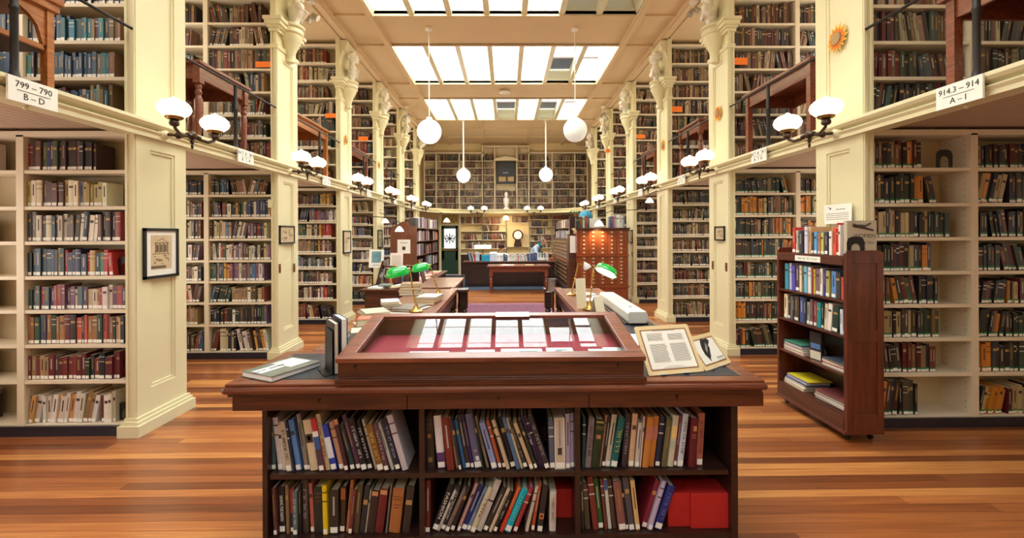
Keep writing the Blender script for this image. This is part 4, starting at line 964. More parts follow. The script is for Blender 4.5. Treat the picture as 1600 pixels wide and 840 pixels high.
# seated person behind the desk
p = atY(783.5, 386, 13.9); t = thing('person', 'person with short dark hair and white shirt seated behind the issue desk', 'person', (p.x, 13.9, .009))
hz = p.z-.009
skin_body('torso_and_arms', paint('white_shirt', (232, 232, 236), .8), [(0,.08,hz-.74),(0,.05,hz-.52),(0,0,hz-.28),(0,-.01,hz-.17),(-.17,0,hz-.25),(-.23,-.06,hz-.48),(-.16,-.28,hz-.50),(.17,0,hz-.25),(.23,-.06,hz-.48),(.16,-.28,hz-.50)], [(0,1),(1,2),(2,3),(2,4),(4,5),(5,6),(2,7),(7,8),(8,9)], [(.16,.12),(.14,.10),(.16,.10),.05,.065,.05,.035,.065,.05,.035], t)
skin_body('legs', paint('dark_trousers', (40, 42, 54), .8), [(0,.08,hz-.76),(-.09,.06,hz-.80),(-.11,-.36,hz-.78),(-.11,-.38,.09),(.09,.06,hz-.80),(.11,-.36,hz-.78),(.11,-.38,.09)], [(0,1),(1,2),(2,3),(0,4),(4,5),(5,6)], [.12,.09,.065,.05,.09,.065,.05], t)
MB().rod((0,0,hz-.20),(0,-.01,hz-.06), .048, .045, 12).build('neck', SKIN, t, smooth=True); head(t, (0,-.01,hz), .2, paint('dark_hair', (34, 26, 22), .6), SKIN, False, .95)
for q in (-1, 1): hand(t, (q*.16, -.30, hz-.50), (-q*.25, -1, -.05), SKIN, q); MB().box((q*.11-.045, -.53, 0), (q*.11+.045, -.30, .08)).build('shoe', BLACK, t, bevel=.02)
ch = thing('office_chair', 'dark office chair under the seated person behind the issue desk', 'chair', (p.x, 14.0, .009))
MB().box((-.23, -.22, hz-.93), (.23, .22, hz-.87)).build('seat', BLACK, ch, bevel=.02); MB().rod((0,0,.05), (0,0,hz-.92), .025).build('column', IRON, ch)
for i in range(5): MB().rod((0,0,.07), (.26*math.cos(i*1.257), .26*math.sin(i*1.257), .035), .016).ball((.26*math.cos(i*1.257), .26*math.sin(i*1.257), .028), .028, 8).build('leg', IRON, ch)
# leaning person
p = atY(849, 377, 14.3); t = thing('person', 'grey-haired person in pale blue shirt and teal scarf leaning over behind the desk', 'person', (p.x-.25, 14.3, .009)); hx = .25; hz = p.z-.009
skin_body('torso_and_arms', paint('pale_blue_shirt', (176, 190, 216), .8), [(-.12,.0,hz-.52),(-.06,0,hz-.36),(.07,-.02,hz-.17),(.17,-.02,hz-.09),(-.02,-.16,hz-.19),(.02,-.24,hz-.42),(.26,-.30,hz-.56),(.10,.14,hz-.20),(.16,.18,hz-.44),(.36,.05,hz-.56)], [(0,1),(1,2),(2,3),(2,4),(4,5),(5,6),(2,7),(7,8),(8,9)], [(.16,.14),(.16,.12),(.16,.11),.05,.075,.055,.035,.07,.055,.035], t)
skin_body('legs', paint('dark_trousers', (40, 42, 54), .8), [(-.14,0,hz-.56),(-.14,-.09,hz-.62),(-.10,-.10,.45),(-.12,-.10,.08),(-.14,.09,hz-.62),(-.10,.10,.45),(-.12,.10,.08)], [(0,1),(1,2),(2,3),(0,4),(4,5),(5,6)], [.14,.10,.07,.05,.10,.07,.05], t)
MB().rod((.17,-.02,hz-.12),(hx,-.02,hz-.03), .05, .046, 12).build('neck', SKIN, t, smooth=True); head(t, (hx,-.02,hz), 1.1, paint('grey_hair', (120, 112, 108), .7), SKIN, True)
MB().lathe([(.10, -.03), (.115, .0), (.10, .035), (.07, .045)], (0,0,0), 16, Matrix.Translation((.14,-.02,hz-.12)) @ Matrix.Rotation(.7, 4, 'Y')).box((.0, -.14, hz-.34), (.08, -.11, hz-.14)).build('scarf', paint('teal_scarf', (20, 110, 120), .8), t, smooth=True)
hand(t, (.27, -.30, hz-.57), (1, -.1, -.15), SKIN, 1); hand(t, (.37, .05, hz-.57), (1, -.1, -.15), SKIN, -1)
for q in (-1, 1): MB().box((-.20, q*.10-.045, 0), (.05, q*.10+.045, .08)).build('shoe', BLACK, t, bevel=.02)
t = thing('reading_table', 'small pale-topped table beside the leaning person', 'table', (1.40, 14.2, .009)); MB().box((-.28, -.3, .70), (.09, .3, .73)).build('table_top', ORANGEW, t)
lg = MB().box((-.02, -.02, 0), (.02, .02, .70)).mesh('leg', MAHOG)
for x in (-.24, .05):
    for y in (-.26, .26): child(t, 'leg', lg, (x, y, 0))

# ------------------------------------------------------------------ card catalogue cabinets
def drawers(root, x0, z0, cols, rows, cw, rh, mat, prefix=''):
    fr = MB().box((0.004, -.012, 0.004), (cw-.004, 0, rh-.004)).mesh('drawer', mat)
    pu = MB().prism([(cw*.5-cw*.13, rh*.72), (cw*.5+cw*.13, rh*.72), (cw*.5+cw*.06, rh*.38), (cw*.5-cw*.06, rh*.38)], -.020, -.012, 'y').mesh('label_holder', paint('silvered_pull', (206, 196, 180), .35, metal=.3))
    kn = MB().ball((cw*.5, -.024, rh*.28), .012, 8, .8).mesh('pull', BRASS, smooth=True)
    for i in range(cols):
        for j in range(rows):
            d = child(root, 'drawer', fr, (x0+i*cw, 0, z0+j*rh)); child(d, 'label_holder', pu); child(d, 'pull', kn)
a = atY(901.5, 400, 9.35).x; b = atY(981.5, 400, 9.35).x; cwid = b-a
cc = thing('card_catalogue', 'large mahogany card catalogue facing the camera with a lit patch of drawers', 'cabinet', (a, 9.35, 0))
CATW = wood('catalogue_wood', (104, 42, 20), (156, 76, 38), stretch=(14, 1, 2))
MB().box((0, 0, .05), (cwid, .48, 1.60)).build('carcass', CATW, cc)
MB().box((-.03, -.04, 0), (cwid+.03, .5, .09)).box((-.02, -.03, .38), (cwid+.02, 0, .42)).build('plinth', CATW, cc)
MB().box((-.04, -.05, 1.60), (cwid+.04, .5, 1.625)).box((-.02, -.03, 1.575), (cwid+.02, .49, 1.60)).build('cornice', MAHOG, cc)
MB().box((-.01, -.03, 1.03), (cwid+.01, 0, 1.055)).build('midrail', CATW, cc)
dwid = (cwid-.10)/5
drawers(cc, .05, .44, 5, 8, dwid, .0725, CATW); drawers(cc, .05, 1.065, 5, 6, dwid, .084, CATW)
# second cabinet, seen at a slant: drawers face the aisle
c2 = thing('card_catalogue', 'long dark catalogue cabinet receding behind, its drawers facing the aisle', 'cabinet', (1.50, 14.2, 0), -PI/2)   # local x runs towards the camera, -y faces the aisle
L2 = 3.45
MB().box((0, 0, .05), (L2, .42, 1.36)).build('carcass', MAHOGD, c2); MB().box((-.02, -.10, 0.16), (L2+.05, .44, .22)).box((-.02, -.04, 0), (L2+.03, .44, .16)).build('plinth', MAHOGD, c2)
MB().box((-.02, -.04, .80), (L2+.03, .44, .84)).build('midrail', ORANGEW, c2)
drawers(c2, .03, .26, 12, 5, (L2-.06)/12, .105, MAHOG); drawers(c2, .03, .86, 12, 5, (L2-.06)/12, .096, TABLEW)
MB().box((-.02, -.03, 1.36), (L2+.03, .44, 1.385)).build('cabinet_top', MAHOG, c2)
s2 = thing('bookshelf', 'low two-tier shelf of pale paperbacks standing on the receding catalogue cabinet', 'bookcase', (1.52, 14.1, 1.387), -PI/2)
MB().box((L2-.20, 0, 0), (L2-.12, .40, .53)).build('end_panel', MAHOGD, s2); MB().box((0, 0, 0), (.03, .40, .53)).build('end_panel', MAHOGD, s2); MB().box((.03, .0, .26), (L2-.2, .40, .28)).build('shelf', MAHOG, s2)
M2 = Matrix.Translation((1.52, 14.1, 1.387)) @ Matrix.Rotation(-PI/2, 4, 'Z')
fill(M2 @ Matrix.Translation((.04, 0, 0)), L2-.25, 0.0, .24, PAL_W, (0, 9, 0, 0, 0, 'cat'), 1, 'l', .05, ''); fill(M2 @ Matrix.Translation((.04, 0, 0)), L2-.25, .281, .22, PAL_W + PAL_L, (0, 9, 0, 0, 0, 'cat'), 1, 'l', .05, '')
for z0, z1 in ((1.02, 1.38), (1.42, 1.50)): pass
o = MB().box((0, 0, 0), (.12, .004, .36)).build('notice_sheet', WHITE); o.location = (a-.125, 9.50, 1.10); tag(o, 'tall white notice between the two catalogue cabinets', 'notice'); 
nb = MB().box((0, 0, 0), (.14, .30, 1.5)).build('pilaster', MAHOG); nb.location = (a-.15, 9.51, 0); tag(nb, 'narrow mahogany end post left of the large card catalogue', 'post')
# things on the catalogue
M3 = Matrix.Translation((a, 9.42, 1.626))
fill(M3, .30, 0, .26, PAL_W + PAL_L, (0, 9, 0, 0, 0, 'cat'), 1, 'l', 0, '', hr=(.8, .95)); fill(M3 @ Matrix.Translation((cwid-.36, 0, 0)), .34, 0, .28, PAL_W, (0, 9, 0, 0, 0, 'cat'), 1, 'l', 0, '', hr=(.8, .95))
p = atY(915, 340, 9.7)
t = thing('globe_ornament', 'blue-green papery globe on top of the card catalogue', 'ornament', (p.x+.0, 9.68, 1.626)); MB().lathe([(.07, 0), (.02, .02), (.015, .10)], (0,0,0), 12).build('stand', BRASS, t)
MB().ball((0,0,.24), .15, 20, 1.0).build('ball', paint('sea_blue', (44, 130, 160), .5, .6, 7), t, smooth=True)
o = MB().box((0,0,0),(.24,.20,.20)).build('storage_box', paint('grey_white_card', (206, 202, 196), .6), bevel=.004); o.location = (atY(921, 350, 9.45).x, 9.45, 1.626); tag(o, 'pale grey box on the card catalogue between the books and the lamp', 'box')
t = thing('potted_plant', 'small green trailing plant on top of the receding shelf', 'plant', (1.72, 11.0, 1.925)); MB().lathe([(.05, 0), (.07, .08)], (0,0,0), 12).build('pot', paint('clay', (150, 90, 60), .8), t)
lf = MB()
for i in range(60):
    a_ = R.uniform(0, 6.28); r_ = R.uniform(.02, .16); z_ = .08+R.uniform(0, .08); M = Matrix.Translation((r_*math.cos(a_), r_*math.sin(a_), z_)) @ Matrix.Rotation(a_, 4, 'Z') @ Matrix.Rotation(R.uniform(-.3, .8), 4, 'Y')
    lf.poly([(0,0,0), (.03,.018,.004), (.07,0,0), (.03,-.018,.004)], [(0,1,2,3)], None, M)
lf.build('leaves', paint('leaf_green', (40, 120, 70), .5), t)['kind'] = 'stuff'

# ------------------------------------------------------------------ left mid-hall: shaped end panel, bookcase, sloping desk
bx = thing('bookcase', 'double-sided brown bookcase with ogee-topped end panel behind the left tables', 'bookcase', (-2.02, 13.0, 0), PI/2)  # local x runs away from... camera side at local x<0
LB = 3.25
e1 = atY(610, 400, 9.75).x; e2 = atY(651, 400, 9.75).x
zt = 1.74
def ogee(x0, x1, z): 
    m = (x0+x1)/2; w_ = (x1-x0)/2
    return [(x0, 0), (x1, 0), (x1, z-.12), (x1-w_*.08, z-.07), (x1-w_*.30, z-.045), (m+w_*.34, z-.01), (m+w_*.2, z+.03), (m, z+.045), (m-w_*.2, z+.03), (m-w_*.34, z-.01), (x0+w_*.30, z-.045), (x0+w_*.08, z-.07), (x0, z-.12)]
bx.location = (0, 0, 0); bx.rotation_euler = (0, 0, 0)
MB().prism(ogee(e1, e2, zt), 9.74, 9.78, 'y').build('end_panel', wood('end_panel_wood', (92, 48, 30), (128, 72, 46), stretch=(12, 12, 1)), bx); MB().prism(ogee(e1, e2, zt), 12.96, 13.0, 'y').build('end_panel', MAHOG, bx)
zs = [.42, .72, 1.04, 1.36, 1.66]
for i, z in enumerate(zs): MB().box((e1+.02, 9.78, z-.02), (e2-.004, 12.96, z)).build('shelf', MAHOG, bx)
for y in (10.85, 11.9): MB().box((e1+.02, y, .1), (e2-.004, y+.025, 1.65)).build('upright', MAHOGD, bx)
MB().box(((e1+e2)/2-.01, 9.78, .1), ((e1+e2)/2+.01, 12.96, 1.65)).build('back_panel', MAHOGD, bx); MB().box((e1+.02, 9.78, 0), (e2-.01, 12.96, .10)).build('plinth', MAHOGD, bx)
MBk = Matrix.Translation((e2-.004, 9.78, 0)) @ Matrix.Rotation(PI/2, 4, 'Z')
PAL_M = [(200,196,200),(60,80,110),(110,60,90),(230,228,224),(200,110,60),(60,140,150),(70,60,60),(180,150,170),(36,40,52)]
for i, z in enumerate(zs):
    for y in (0.01, 1.10, 2.15): fill(MBk @ Matrix.Translation((y, 0, 0)), 1.02, z, .26, PAL_M, (0, 9, 0, 0, 0, 'mid'), R.uniform(.6, 1), 'l', .1, '', y0=.01, dep=.15)
def board_sign(px0, px1, py0, py1, Y, mat, label, tilt=0.15, cat='poster', nm='poster_board'):
    a = atY(px0, py1, Y); b = atY(px1, py0, Y); t = thing(nm, label, cat, (a.x, Y, a.z)); t.rotation_euler = (-tilt, 0, 0)
    MB().box((0, 0, 0), (b.x-a.x, .006, (b.z-a.z)/math.cos(tilt))).build('board', mat, t); return t, b.x-a.x, b.z-a.z
# sloping-topped desk with posters in front
dy = 6.2
a = atY(561, 455, dy); b = atY(629, 455, dy); tz = atY(600, 452, dy).z
ds = thing('low_cabinet', 'red-brown cabinet with an overhanging top carrying papers, left of the tables', 'cabinet', (a.x, dy, 0)); w_ = b.x-a.x+.12
MB().box((.06, .05, 0), (w_-.02, .90, tz-.03)).build('carcass', MAHOG, ds); MB().box((0, 0, tz-.03), (w_+.02, .95, tz)).build('cabinet_top', MAHOG, ds, bevel=.006)
PM = Matrix.Translation((a.x+.02, dy+.62, tz))
rk = thing('book_trough', 'brown book trough with slanting ends on the red-brown cabinet', 'rack', (a.x+.15, dy+.60, tz+.001)); rw = w_-.2
for x, sgn in ((0, 1), (rw, -1)): MB().prism([(x-.10*sgn, 0), (x+.015-.10*sgn, 0), (x+.03, .36), (x, .36)], 0, .24, 'y').build('slanting_end', MAHOG, rk)
MB().box((0, 0, 0), (rw, .24, .02)).box((0, .2, .02), (rw, .22, .26)).build('trough_base', MAHOGD, rk); MB().box((0, .10, .262), (rw, .30, .275)).build('trough_ledge', MAHOG, rk)
fill(Matrix.Translation((a.x+.20, dy+.56, 0)), rw-.14, tz+.021, .24, PAL_L, (0, 9, 0, 0, 0, 'mid'), 1, 'l', .1, '', y0=.02, dep=.14)
for i in range(5):
    o = MB().box((0,0,0), (R.uniform(.15,.2), R.uniform(.2,.3), R.uniform(.008,.03))).build('magazine', [WHITE, paint('grey_green_cover', (120,136,130), .4), paint('cream_card', (226,206,156), .7)][i % 3]); o.location = (a.x+.10+.12*i, dy+.05+.06*(i % 3), tz+.001+.032*(i%2)); o.rotation_euler = (0,0,R.uniform(-.4,.4))
    tag(o, 'loose magazine lying flat on the red-brown cabinet, %s from the left' % nth(i+1), 'magazine', 'loose magazines on the low cabinet')
tt, w_, h = board_sign(576, 599, 390, 418, dy+.74, WHITE, 'white poster with a blue seaside photograph standing at the left behind the tables')
MB().box((w_*.18, -.002, h*.28), (w_*.82, 0, h*.92)).build('photograph', paint('sea_photo', (110, 150, 160), .5, .5, 9), tt); MB().box((w_*.25, -.002, h*.12), (w_*.75, 0, h*.15)).build('caption', INKG, tt)
tt, w_, h = board_sign(609, 629, 395, 419, dy+.74, paint('pale_pink_paper', (236, 218, 210), .7), 'pale pink printed sheet on a stand beside the green lamp')
m = MB(); [m.box((w_*.15, -.002, h*(.8-.09*i)), (w_*.85, 0, h*(.8-.09*i)+.006)) for i in range(7)]; m.build('small_print', INKG, tt)
tt, w_, h = board_sign(621, 641, 374, 396, 9.72, WHITE, 'white notice with a small brown picture pinned to the shaped end panel', 0.0)
MB().box((w_*.38, -.002, h*.25), (w_*.62, 0, h*.5)).build('small_picture', MAHOG, tt); MB().box((w_*.2, -.002, h*.75), (w_*.8, 0, h*.79)).build('caption', INKG, tt)
# sloped display desk further on, left (magazines)
a = atY(655, 440, 8.4); d2 = thing('display_table', 'dark table strewn with magazines beside the low bookcase', 'table', (-1.92, 7.3, 0))
MB().prism([(0, 0), (.62, 0), (.62, .70), (0, .70)], 0, 2.25, 'y').build('carcass', MAHOGD, d2); MB().box((-.03, -.04, .70), (.66, 2.30, .73)).build('table_top', MAHOG, d2, bevel=.005)
for i in range(12):
    o = MB().box((0,0,0), (.21, .28, R.uniform(.004,.012))).build('magazine', [WHITE, paint('pink_cover', (206,120,130), .4), paint('blue_cover', (90,120,170), .4), paint('buff_cover', (200,190,150), .5)][i % 4]); o.location = (-1.86+.28*(i % 2), 7.35+.36*(i//2), .732); o.rotation_euler = (0,0,R.uniform(-.2,.2))
    tag(o, 'glossy magazine on the dark display table, %s from the near end' % nth(i//2+1) + (', aisle side' if i % 2 else ', wall side'), 'magazine', 'magazines on the display table')
p = atY(662, 431, 7.6); t = thing('water_jug', 'black and clear jug on the dark display table near the lamp', 'jug', (-1.50, 7.40, .745)); MB().lathe([(.05,0),(.06,.02),(.06,.16),(.04,.20),(.045,.23)], (0,0,0), 14).build('jug_body', BLACK, t, smooth=True)

# ------------------------------------------------------------------ two long tables behind the exhibition desk
LT = 0.84
for s, x0, x1, lab in ((-1, -1.12, -.59, 'long worn wooden table on the left of the aisle, strewn with old books'), (1, .575, 1.12, 'long worn wooden table on the right of the aisle, with papers and a white box')):
    t = thing('reading_table', lab, 'table', (x0, 2.58, 0)); w_ = x1-x0; L_ = 2.86
    MB().box((0, 0, LT-.035), (w_, L_, LT)).build('table_top', TABLEW, t, bevel=.006)
    ix = (w_ if s < 0 else 0)
    MB().box((ix-.0*s, 0, LT-.012), (ix+s*(.07), L_, LT+.004)).box((ix-s*.02*0, 0, LT-.05), (ix+s*-.03*-1, L_, LT-.03)).build('edge_moulding', REDW, t, bevel=.004) if False else MB().box((ix-(.075 if s < 0 else 0), 0, LT), (ix+(.075 if s > 0 else 0), L_, LT+.012)).build('edge_moulding', REDW, t, bevel=.003)
    MB().box((.06, 0.04, LT+.0005), (w_-.10 if s < 0 else w_-.06, 1.0, LT+.003)).build('leather_inset', LEATHER, t)
    MB().box((.03, .03, LT-.16), (w_-.03, L_-.03, LT-.035)).build('apron', MAHOGD, t)
    # turned end posts with a projecting capped end
    cx0 = w_ if s < 0 else 0
    MB().box((cx0-.10, L_-.10, LT-.03), (cx0+s*-.13+(.0), L_+.08, LT+.005)).build('end_cap', MAHOGD, t, bevel=.01)
    tl = turned_leg(LT-.04, .045).mesh('leg', MAHOGD, smooth=True)
    for x in (.06, w_-.06):
        for y in (.08, L_-.04): child(t, 'leg', tl, (x, y, 0))
    child(t, 'leg', tl, (cx0+s*-.075, L_-.01, 0))
    MB().lathe([(.012, 0), (.012, LT-.04)], (cx0+s*-.01, L_+.02, 0), 8).build('iron_stay', IRON, t)
t = thing('reading_table', 'second wooden table further up the left of the aisle', 'table', (-1.15, 5.65, 0))
MB().box((0, 0, LT-.035), (.50, 1.25, LT)).build('table_top', TABLEW, t, bevel=.006); MB().box((.03,.03,LT-.14), (.47, 1.22, LT-.035)).build('apron', MAHOGD, t)
tl = turned_leg(LT-.04, .04).mesh('leg', MAHOGD, smooth=True)
for x in (.06, .44):
    for y in (.06, 1.19): child(t, 'leg', tl, (x, y, 0))

def banker(bx_, by_, topv, label, facing, clear=False):
    """bx_,by_: foot on the table; topv: top of the stem (world)"""
    t = thing('desk_lamp', label, 'lamp', (bx_, by_, LT+.004), 0)
    tp = Vector(topv) - Vector((bx_, by_, LT+.004))
    MB().lathe([(.06, 0), (.062, .008), (.03, .022), (.016, .05), (.011, .07)], (0,0,0), 18).build('lamp_foot', BRASS, t, smooth=True)
    MB().tube([(0,0,.05), tuple(tp*.55), tuple(tp)], .0065, 10).ball(tuple(tp*.55), .011, 8).build('stem', BRASS, t, smooth=True)
    sh = MB(); n = 14; L_ = .112
    V = []
    for j in range(9):         # half-pipe shade with closed rounded ends
        u = -1 + 2*j/8; rr = math.sqrt(max(.0, 1-abs(u)**3.2))*.055+.004
        for i in range(n): 
            a = PI*i/(n-1); V.append((u*L_*.95, -rr*1.15*math.cos(a), rr*math.sin(a)*1.2))
    Fs = [(j*n+i, j*n+i+1, (j+1)*n+i+1, (j+1)*n+i) for j in range(8) for i in range(n-1)]
    M = Matrix.Translation(tp + Vector((facing*.105, 0, -.025))) @ Matrix.Rotation(.38*facing*-1, 4, 'Z') @ Matrix.Rotation(facing*(.42 if facing > 0 else .20), 4, 'Y') @ Matrix.Rotation(-.55 if facing > 0 else .20, 4, 'X')
    sh.poly(V, Fs, None, M)
    ln = MB(); ln.v = [tuple(M @ (Vector(q)*.93)) for q in V]; ln.f = list(Fs); ln.build('shade_lining', glow('white_lining', (250, 248, 240), .9), t, smooth=True)
    o = sh.build('lamp_shade', GREENG, t, smooth=True); sd = o.modifiers.new('thick', 'SOLIDIFY'); sd.thickness = .004
    MB().rod((-.08, 0, .012), (.08, 0, .012), .018, seg=12, col=None).poly([], [], None, M).build('bulb', glow('warm_bulb', (255, 246, 230), 2.0), t).matrix_local = M
    MB().ball(tuple(M @ Vector((0, 0, .072))), .010, 8).tube([tuple(tp), tuple(tp + Vector((0, 0, .02))), tuple(M @ Vector((0, 0, .06)))], .005).build('shade_arm', BRASS, t, smooth=True)
    return t
f1 = atZ(650, 487, LT); v1 = atY(641, 424, f1.y); banker(f1.x, f1.y, v1, 'green glass banker lamp with lit shade on the left table, nearer the camera', -1)
f2 = atZ(685, 462, LT); v2 = atY(673, 417, f2.y); banker(f2.x, f2.y, v2, 'green glass banker lamp on the left table, farther from the camera', -1)
f3 = atZ(921, 484, LT); v3 = atY(927, 421, f3.y); banker(f3.x, f3.y, v3, 'green glass banker lamp on the right table before the card catalogue', 1)
f4 = atZ(893, 461, LT); v4 = atY(904, 411, f4.y); t = thing('desk_lamp', 'brass swing-arm lamp with small clear head on the right table', 'lamp', (f4.x, f4.y, LT+.003))
tp = v4-Vector((f4.x, f4.y, LT+.003)); MB().lathe([(.06,0),(.062,.01),(.02,.03)], (0,0,0), 16).build('lamp_foot', BRASS, t, smooth=True); MB().rod((0,0,.02), tuple(tp), .009).rod(tuple(tp), tuple(tp+Vector((.06,0,-.02))), .007).ball(tuple(tp*.5), .016, 8).build('stem', BRASS, t, smooth=True)
MB().lathe([(.012, .04), (.04, 0), (.045, -.03)], (0,0,0), 14, Matrix.Translation(tp+Vector((.085,0,-.03))) @ Matrix.Rotation(-.5, 4, 'Y')).build('lamp_shade', paint('clear_grey_glass', (206, 208, 206), .1), t, smooth=True)

# old books and papers on the left table
BUFF = [(206,170,120),(190,180,160),(224,196,150),(150,120,90),(200,190,176),(120,110,100),(222,214,200)]
def flatbook(x, y, z, w_, d, h, rz, col, label, group=None, cat='book', nm='book', covermat=None):
    t = thing(nm, label, cat, (x, y, z+.0008), rz, group); cm = covermat or paint('cover_%d_%d_%d' % col, col, .5, .10, 8)
    MB().box((0,0,0), (w_, d, .003)).box((0,0,h-.003), (w_, d, h)).box((0,0,0), (.004, d, h)).build('cover', cm, t)
    MB().box((.0045, .004, .0032), (w_-.004, d-.004, h-.0032)).build('page_block', PAGES, t)
    return t
def table_pt(px, py): return atZ(px, py, LT)
PILES = [(612, 484, .16, .22, [(.022, 4), (.018, 1), (.02, 6)], .3, 'near the left lamp foot'), (664, 476, .20, .26, [(.028, 2), (.022, 0), (.018, 4)], -.15, 'right of the near green lamp'),
         (640, 462, .22, .26, [(.03, 1), (.026, 4), (.03, 0), (.03, 3)], .12, 'behind the near green lamp'), (590, 496, .2, .26, [(.012, 6), (.014, 1)], .5, 'at the left edge of the table'),
         (632, 486, .22, .28, [(.008, 6), (.012, 5)], -.3, 'beside the case')]
for (px, py, w_, d, st, rz, wh) in PILES:
    p = table_pt(px, py); z = LT+.003
    for i, (h, ci) in enumerate(st):
        flatbook(p.x-w_/2+R.uniform(-.015,.015), p.y, z, w_, d, h, rz+R.uniform(-.06,.06), BUFF[ci], '%s %s book lying in the pile %s' % ({0: 'lowest', len(st)-1: 'topmost'}.get(i, nth(i+1) + ' from the bottom,'), cname(BUFF[ci]), wh), 'piles of old books on the left table')
        z += h+.0016
p = table_pt(560, 510); flatbook(-1.08, p.y-.02, LT+.003, .20, .14, .05, .2, (196,110,84), 'small thick coral-backed book at the outer edge of the left table')
p = table_pt(552, 524); flatbook(-1.10, 2.78, LT+.004, .10, .13, .035, .1, (96,92,92), 'small thick grey book on the black leather behind the exhibition desk')
for i, (px, py, w_, d, rz, col) in enumerate(((580, 512, .24, .18, .5, (176,170,140)), (572, 522, .26, .16, .3, (228,216,170)), (600, 500, .2, .3, -.2, (214,214,206)))):
    p = table_pt(px, py); o = MB().box((0,0,0), (w_, d, .006)).build('paper_sheet', paint('sheet_%d' % i, col, .6, .1, 9)); o.location = (p.x-.1, p.y, LT+.0045); o.rotation_euler = (0,0,rz); tag(o, ('olive', 'yellowish', 'white')[i] + ' printed sheet lying at the near outer part of the left table', 'paper')
# right table: long white box, newspapers, cards, open book
a = table_pt(1000, 497); 
t = thing('plan_box', 'long white document box lying slantwise along the right table', 'box', (.94, 3.2, LT+.016), 0)
t.rotation_euler = (0, 0, -.02)
MB().prism([(-.065, 0), (.055, 0), (.072, .025), (.072, .06), (.06, .085), (-.06, .085), (-.072, .07), (-.072, .02)], 0, 1.10, 'y').build('box_body', paint('off_white_board', (206, 206, 198), .5), t, bevel=.004)
text((5,), .03, t, (.0, .22, .0862), (0, 0, PI/2), INKG)
MB().box((-.09, .02, -.010), (.08, 1.05, -.001)).build('base_board', MAHOGD, t)
o = MB().prism([(0,0),(.50,0),(.46,.34),(.02,.30)], 0, .004, 'z').build('newspaper', paint('newsprint_blue', (170, 180, 196), .7, .35, 14)); o.location = (.70, 2.60, LT+.004); tag(o, 'blue and white illustrated newspaper on the right table beside the glass case', 'newspaper')
o = MB().prism([(0,0),(.3,.02),(.28,.2),(.02,.16)], 0, .004, 'z').build('newspaper', paint('newsprint_white', (222, 222, 214), .7, .12, 24)); o.location = (.66, 2.585, LT+.009); tag(o, 'white folded newspaper half under the illustrated one on the right table', 'newspaper')
p = table_pt(911, 484); o = MB().box((-.05,0,0), (.055,.004,.27)).build('card_sign', paint('cream_board', (226, 218, 188), .6)); o.location = (p.x-.01, p.y, LT+.004); o.rotation_euler = (-.08,0,.5); tag(o, 'tall blank cream card standing on the right table', 'card')
p = table_pt(934, 487); t = thing('card_sign', 'folded cream tent card standing right of the green lamp', 'card', (p.x, p.y, LT+.004), .5)
MB().poly([(-.05,-.04,0),(.05,-.04,0),(.045,0,.13),(-.045,0,.13),(-.05,.04,0),(.05,.04,0)], [(0,1,2,3),(4,3,2,5)]).build('folded_card', paint('cream_board', (226, 218, 188), .6), t)
for i, (px, py, rz) in enumerate(((902, 462, .2), (925, 468, -.2), (918, 474, .1))):
    p = table_pt(px, py); o = MB().box((0,0,0), (.22,.17,.008)).build('paper_sheet', WHITE); o.location = (p.x, p.y, LT+.003+.009*i); o.rotation_euler = (0,0,rz); tag(o, 'white paper on the right table, %s of three by the brass lamp' % nth(i+1), 'paper')

# ------------------------------------------------------------------ exhibition desk in the foreground
DT = 0.858; X0, X1 = -1.232, 1.140; Y0d, Y1d = 1.935, 2.50
ed = thing('exhibition_desk', 'large mahogany desk in the foreground with black leather top and open bookshelves below', 'desk', (0, 0, 0))
def tprof(): pass
MB().box((X0+.03, Y0d+.03, DT-.030), (X1-.03, Y1d-.01, DT-.008)).build('table_top', MAHOG, ed)
rim = MB()
for (a, b) in (((X0+.012, Y0d+.012), (X1-.012, Y0d+.075)), ((X0+.012, Y1d-.06), (X1-.012, Y1d)), ((X0+.012, Y0d+.075), (X0+.085, Y1d-.06)), ((X1-.085, Y0d+.075), (X1-.012, Y1d-.06))): rim.box((a[0], a[1], DT-.012), (b[0], b[1], DT))
rim.build('top_border', wood('border_wood', (84, 42, 26), (146, 82, 52)), ed, bevel=.004)
MB().box((X0, Y0d, DT-.045), (X1, Y1d, DT-.012)).build('nosing', wood('nosing_wood', (76, 36, 24), (134, 74, 50)), ed, bevel=.014)
MB().box((X0+.018, Y0d+.02, DT-.06), (X1-.018, Y1d-.01, DT-.045)).build('cove_moulding', MAHOG, ed, bevel=.004)
MB().box((X0+.085, Y0d+.075, DT-.009), (X1-.085, Y1d-.06, DT+.0006)).build('leather_inset', LEATHER, ed)
AX0, AX1, AY = X0+.032, X1-.006, Y0d+.03
for a, b in ((AX0, atY(636, 620, AY).x), (atY(636, 620, AY).x, atY(921, 620, AY).x), (atY(921, 620, AY).x, AX1)):
    dw_ = child(ed, 'drawer', MB().box((a+.001, AY, .735), (b-.001, AY+.03, DT-.06)).mesh('drawer', MAHOG)); bv = dw_.modifiers.new('bevel', 'BEVEL'); bv.width = .003
    for fr_ in ((.5,) if b-a < .8 else (.44,)):
        MB().lathe([(.0065, 0), (.0065, .002)], (0,0,0), 10, Matrix.Translation((a+(b-a)*fr_, AY-.0005, .785)) @ Matrix.Rotation(PI/2, 4, 'X')).box((a+(b-a)*fr_-.002, AY-.0025, .770), (a+(b-a)*fr_+.002, AY, .785)).build('keyhole', BLACK, dw_)
MB().box((AX0, AY+.03, .735), (AX0+.03, Y1d-.03, DT-.06)).box((AX1-.03, AY+.03, .735), (AX1, Y1d-.03, DT-.06)).box((AX0, Y1d-.05, .735), (AX1, Y1d-.03, DT-.06)).box((AX0+.02, AY+.03, .735), (AX1-.02, Y1d-.05, .745)).build('apron', MAHOG, ed)
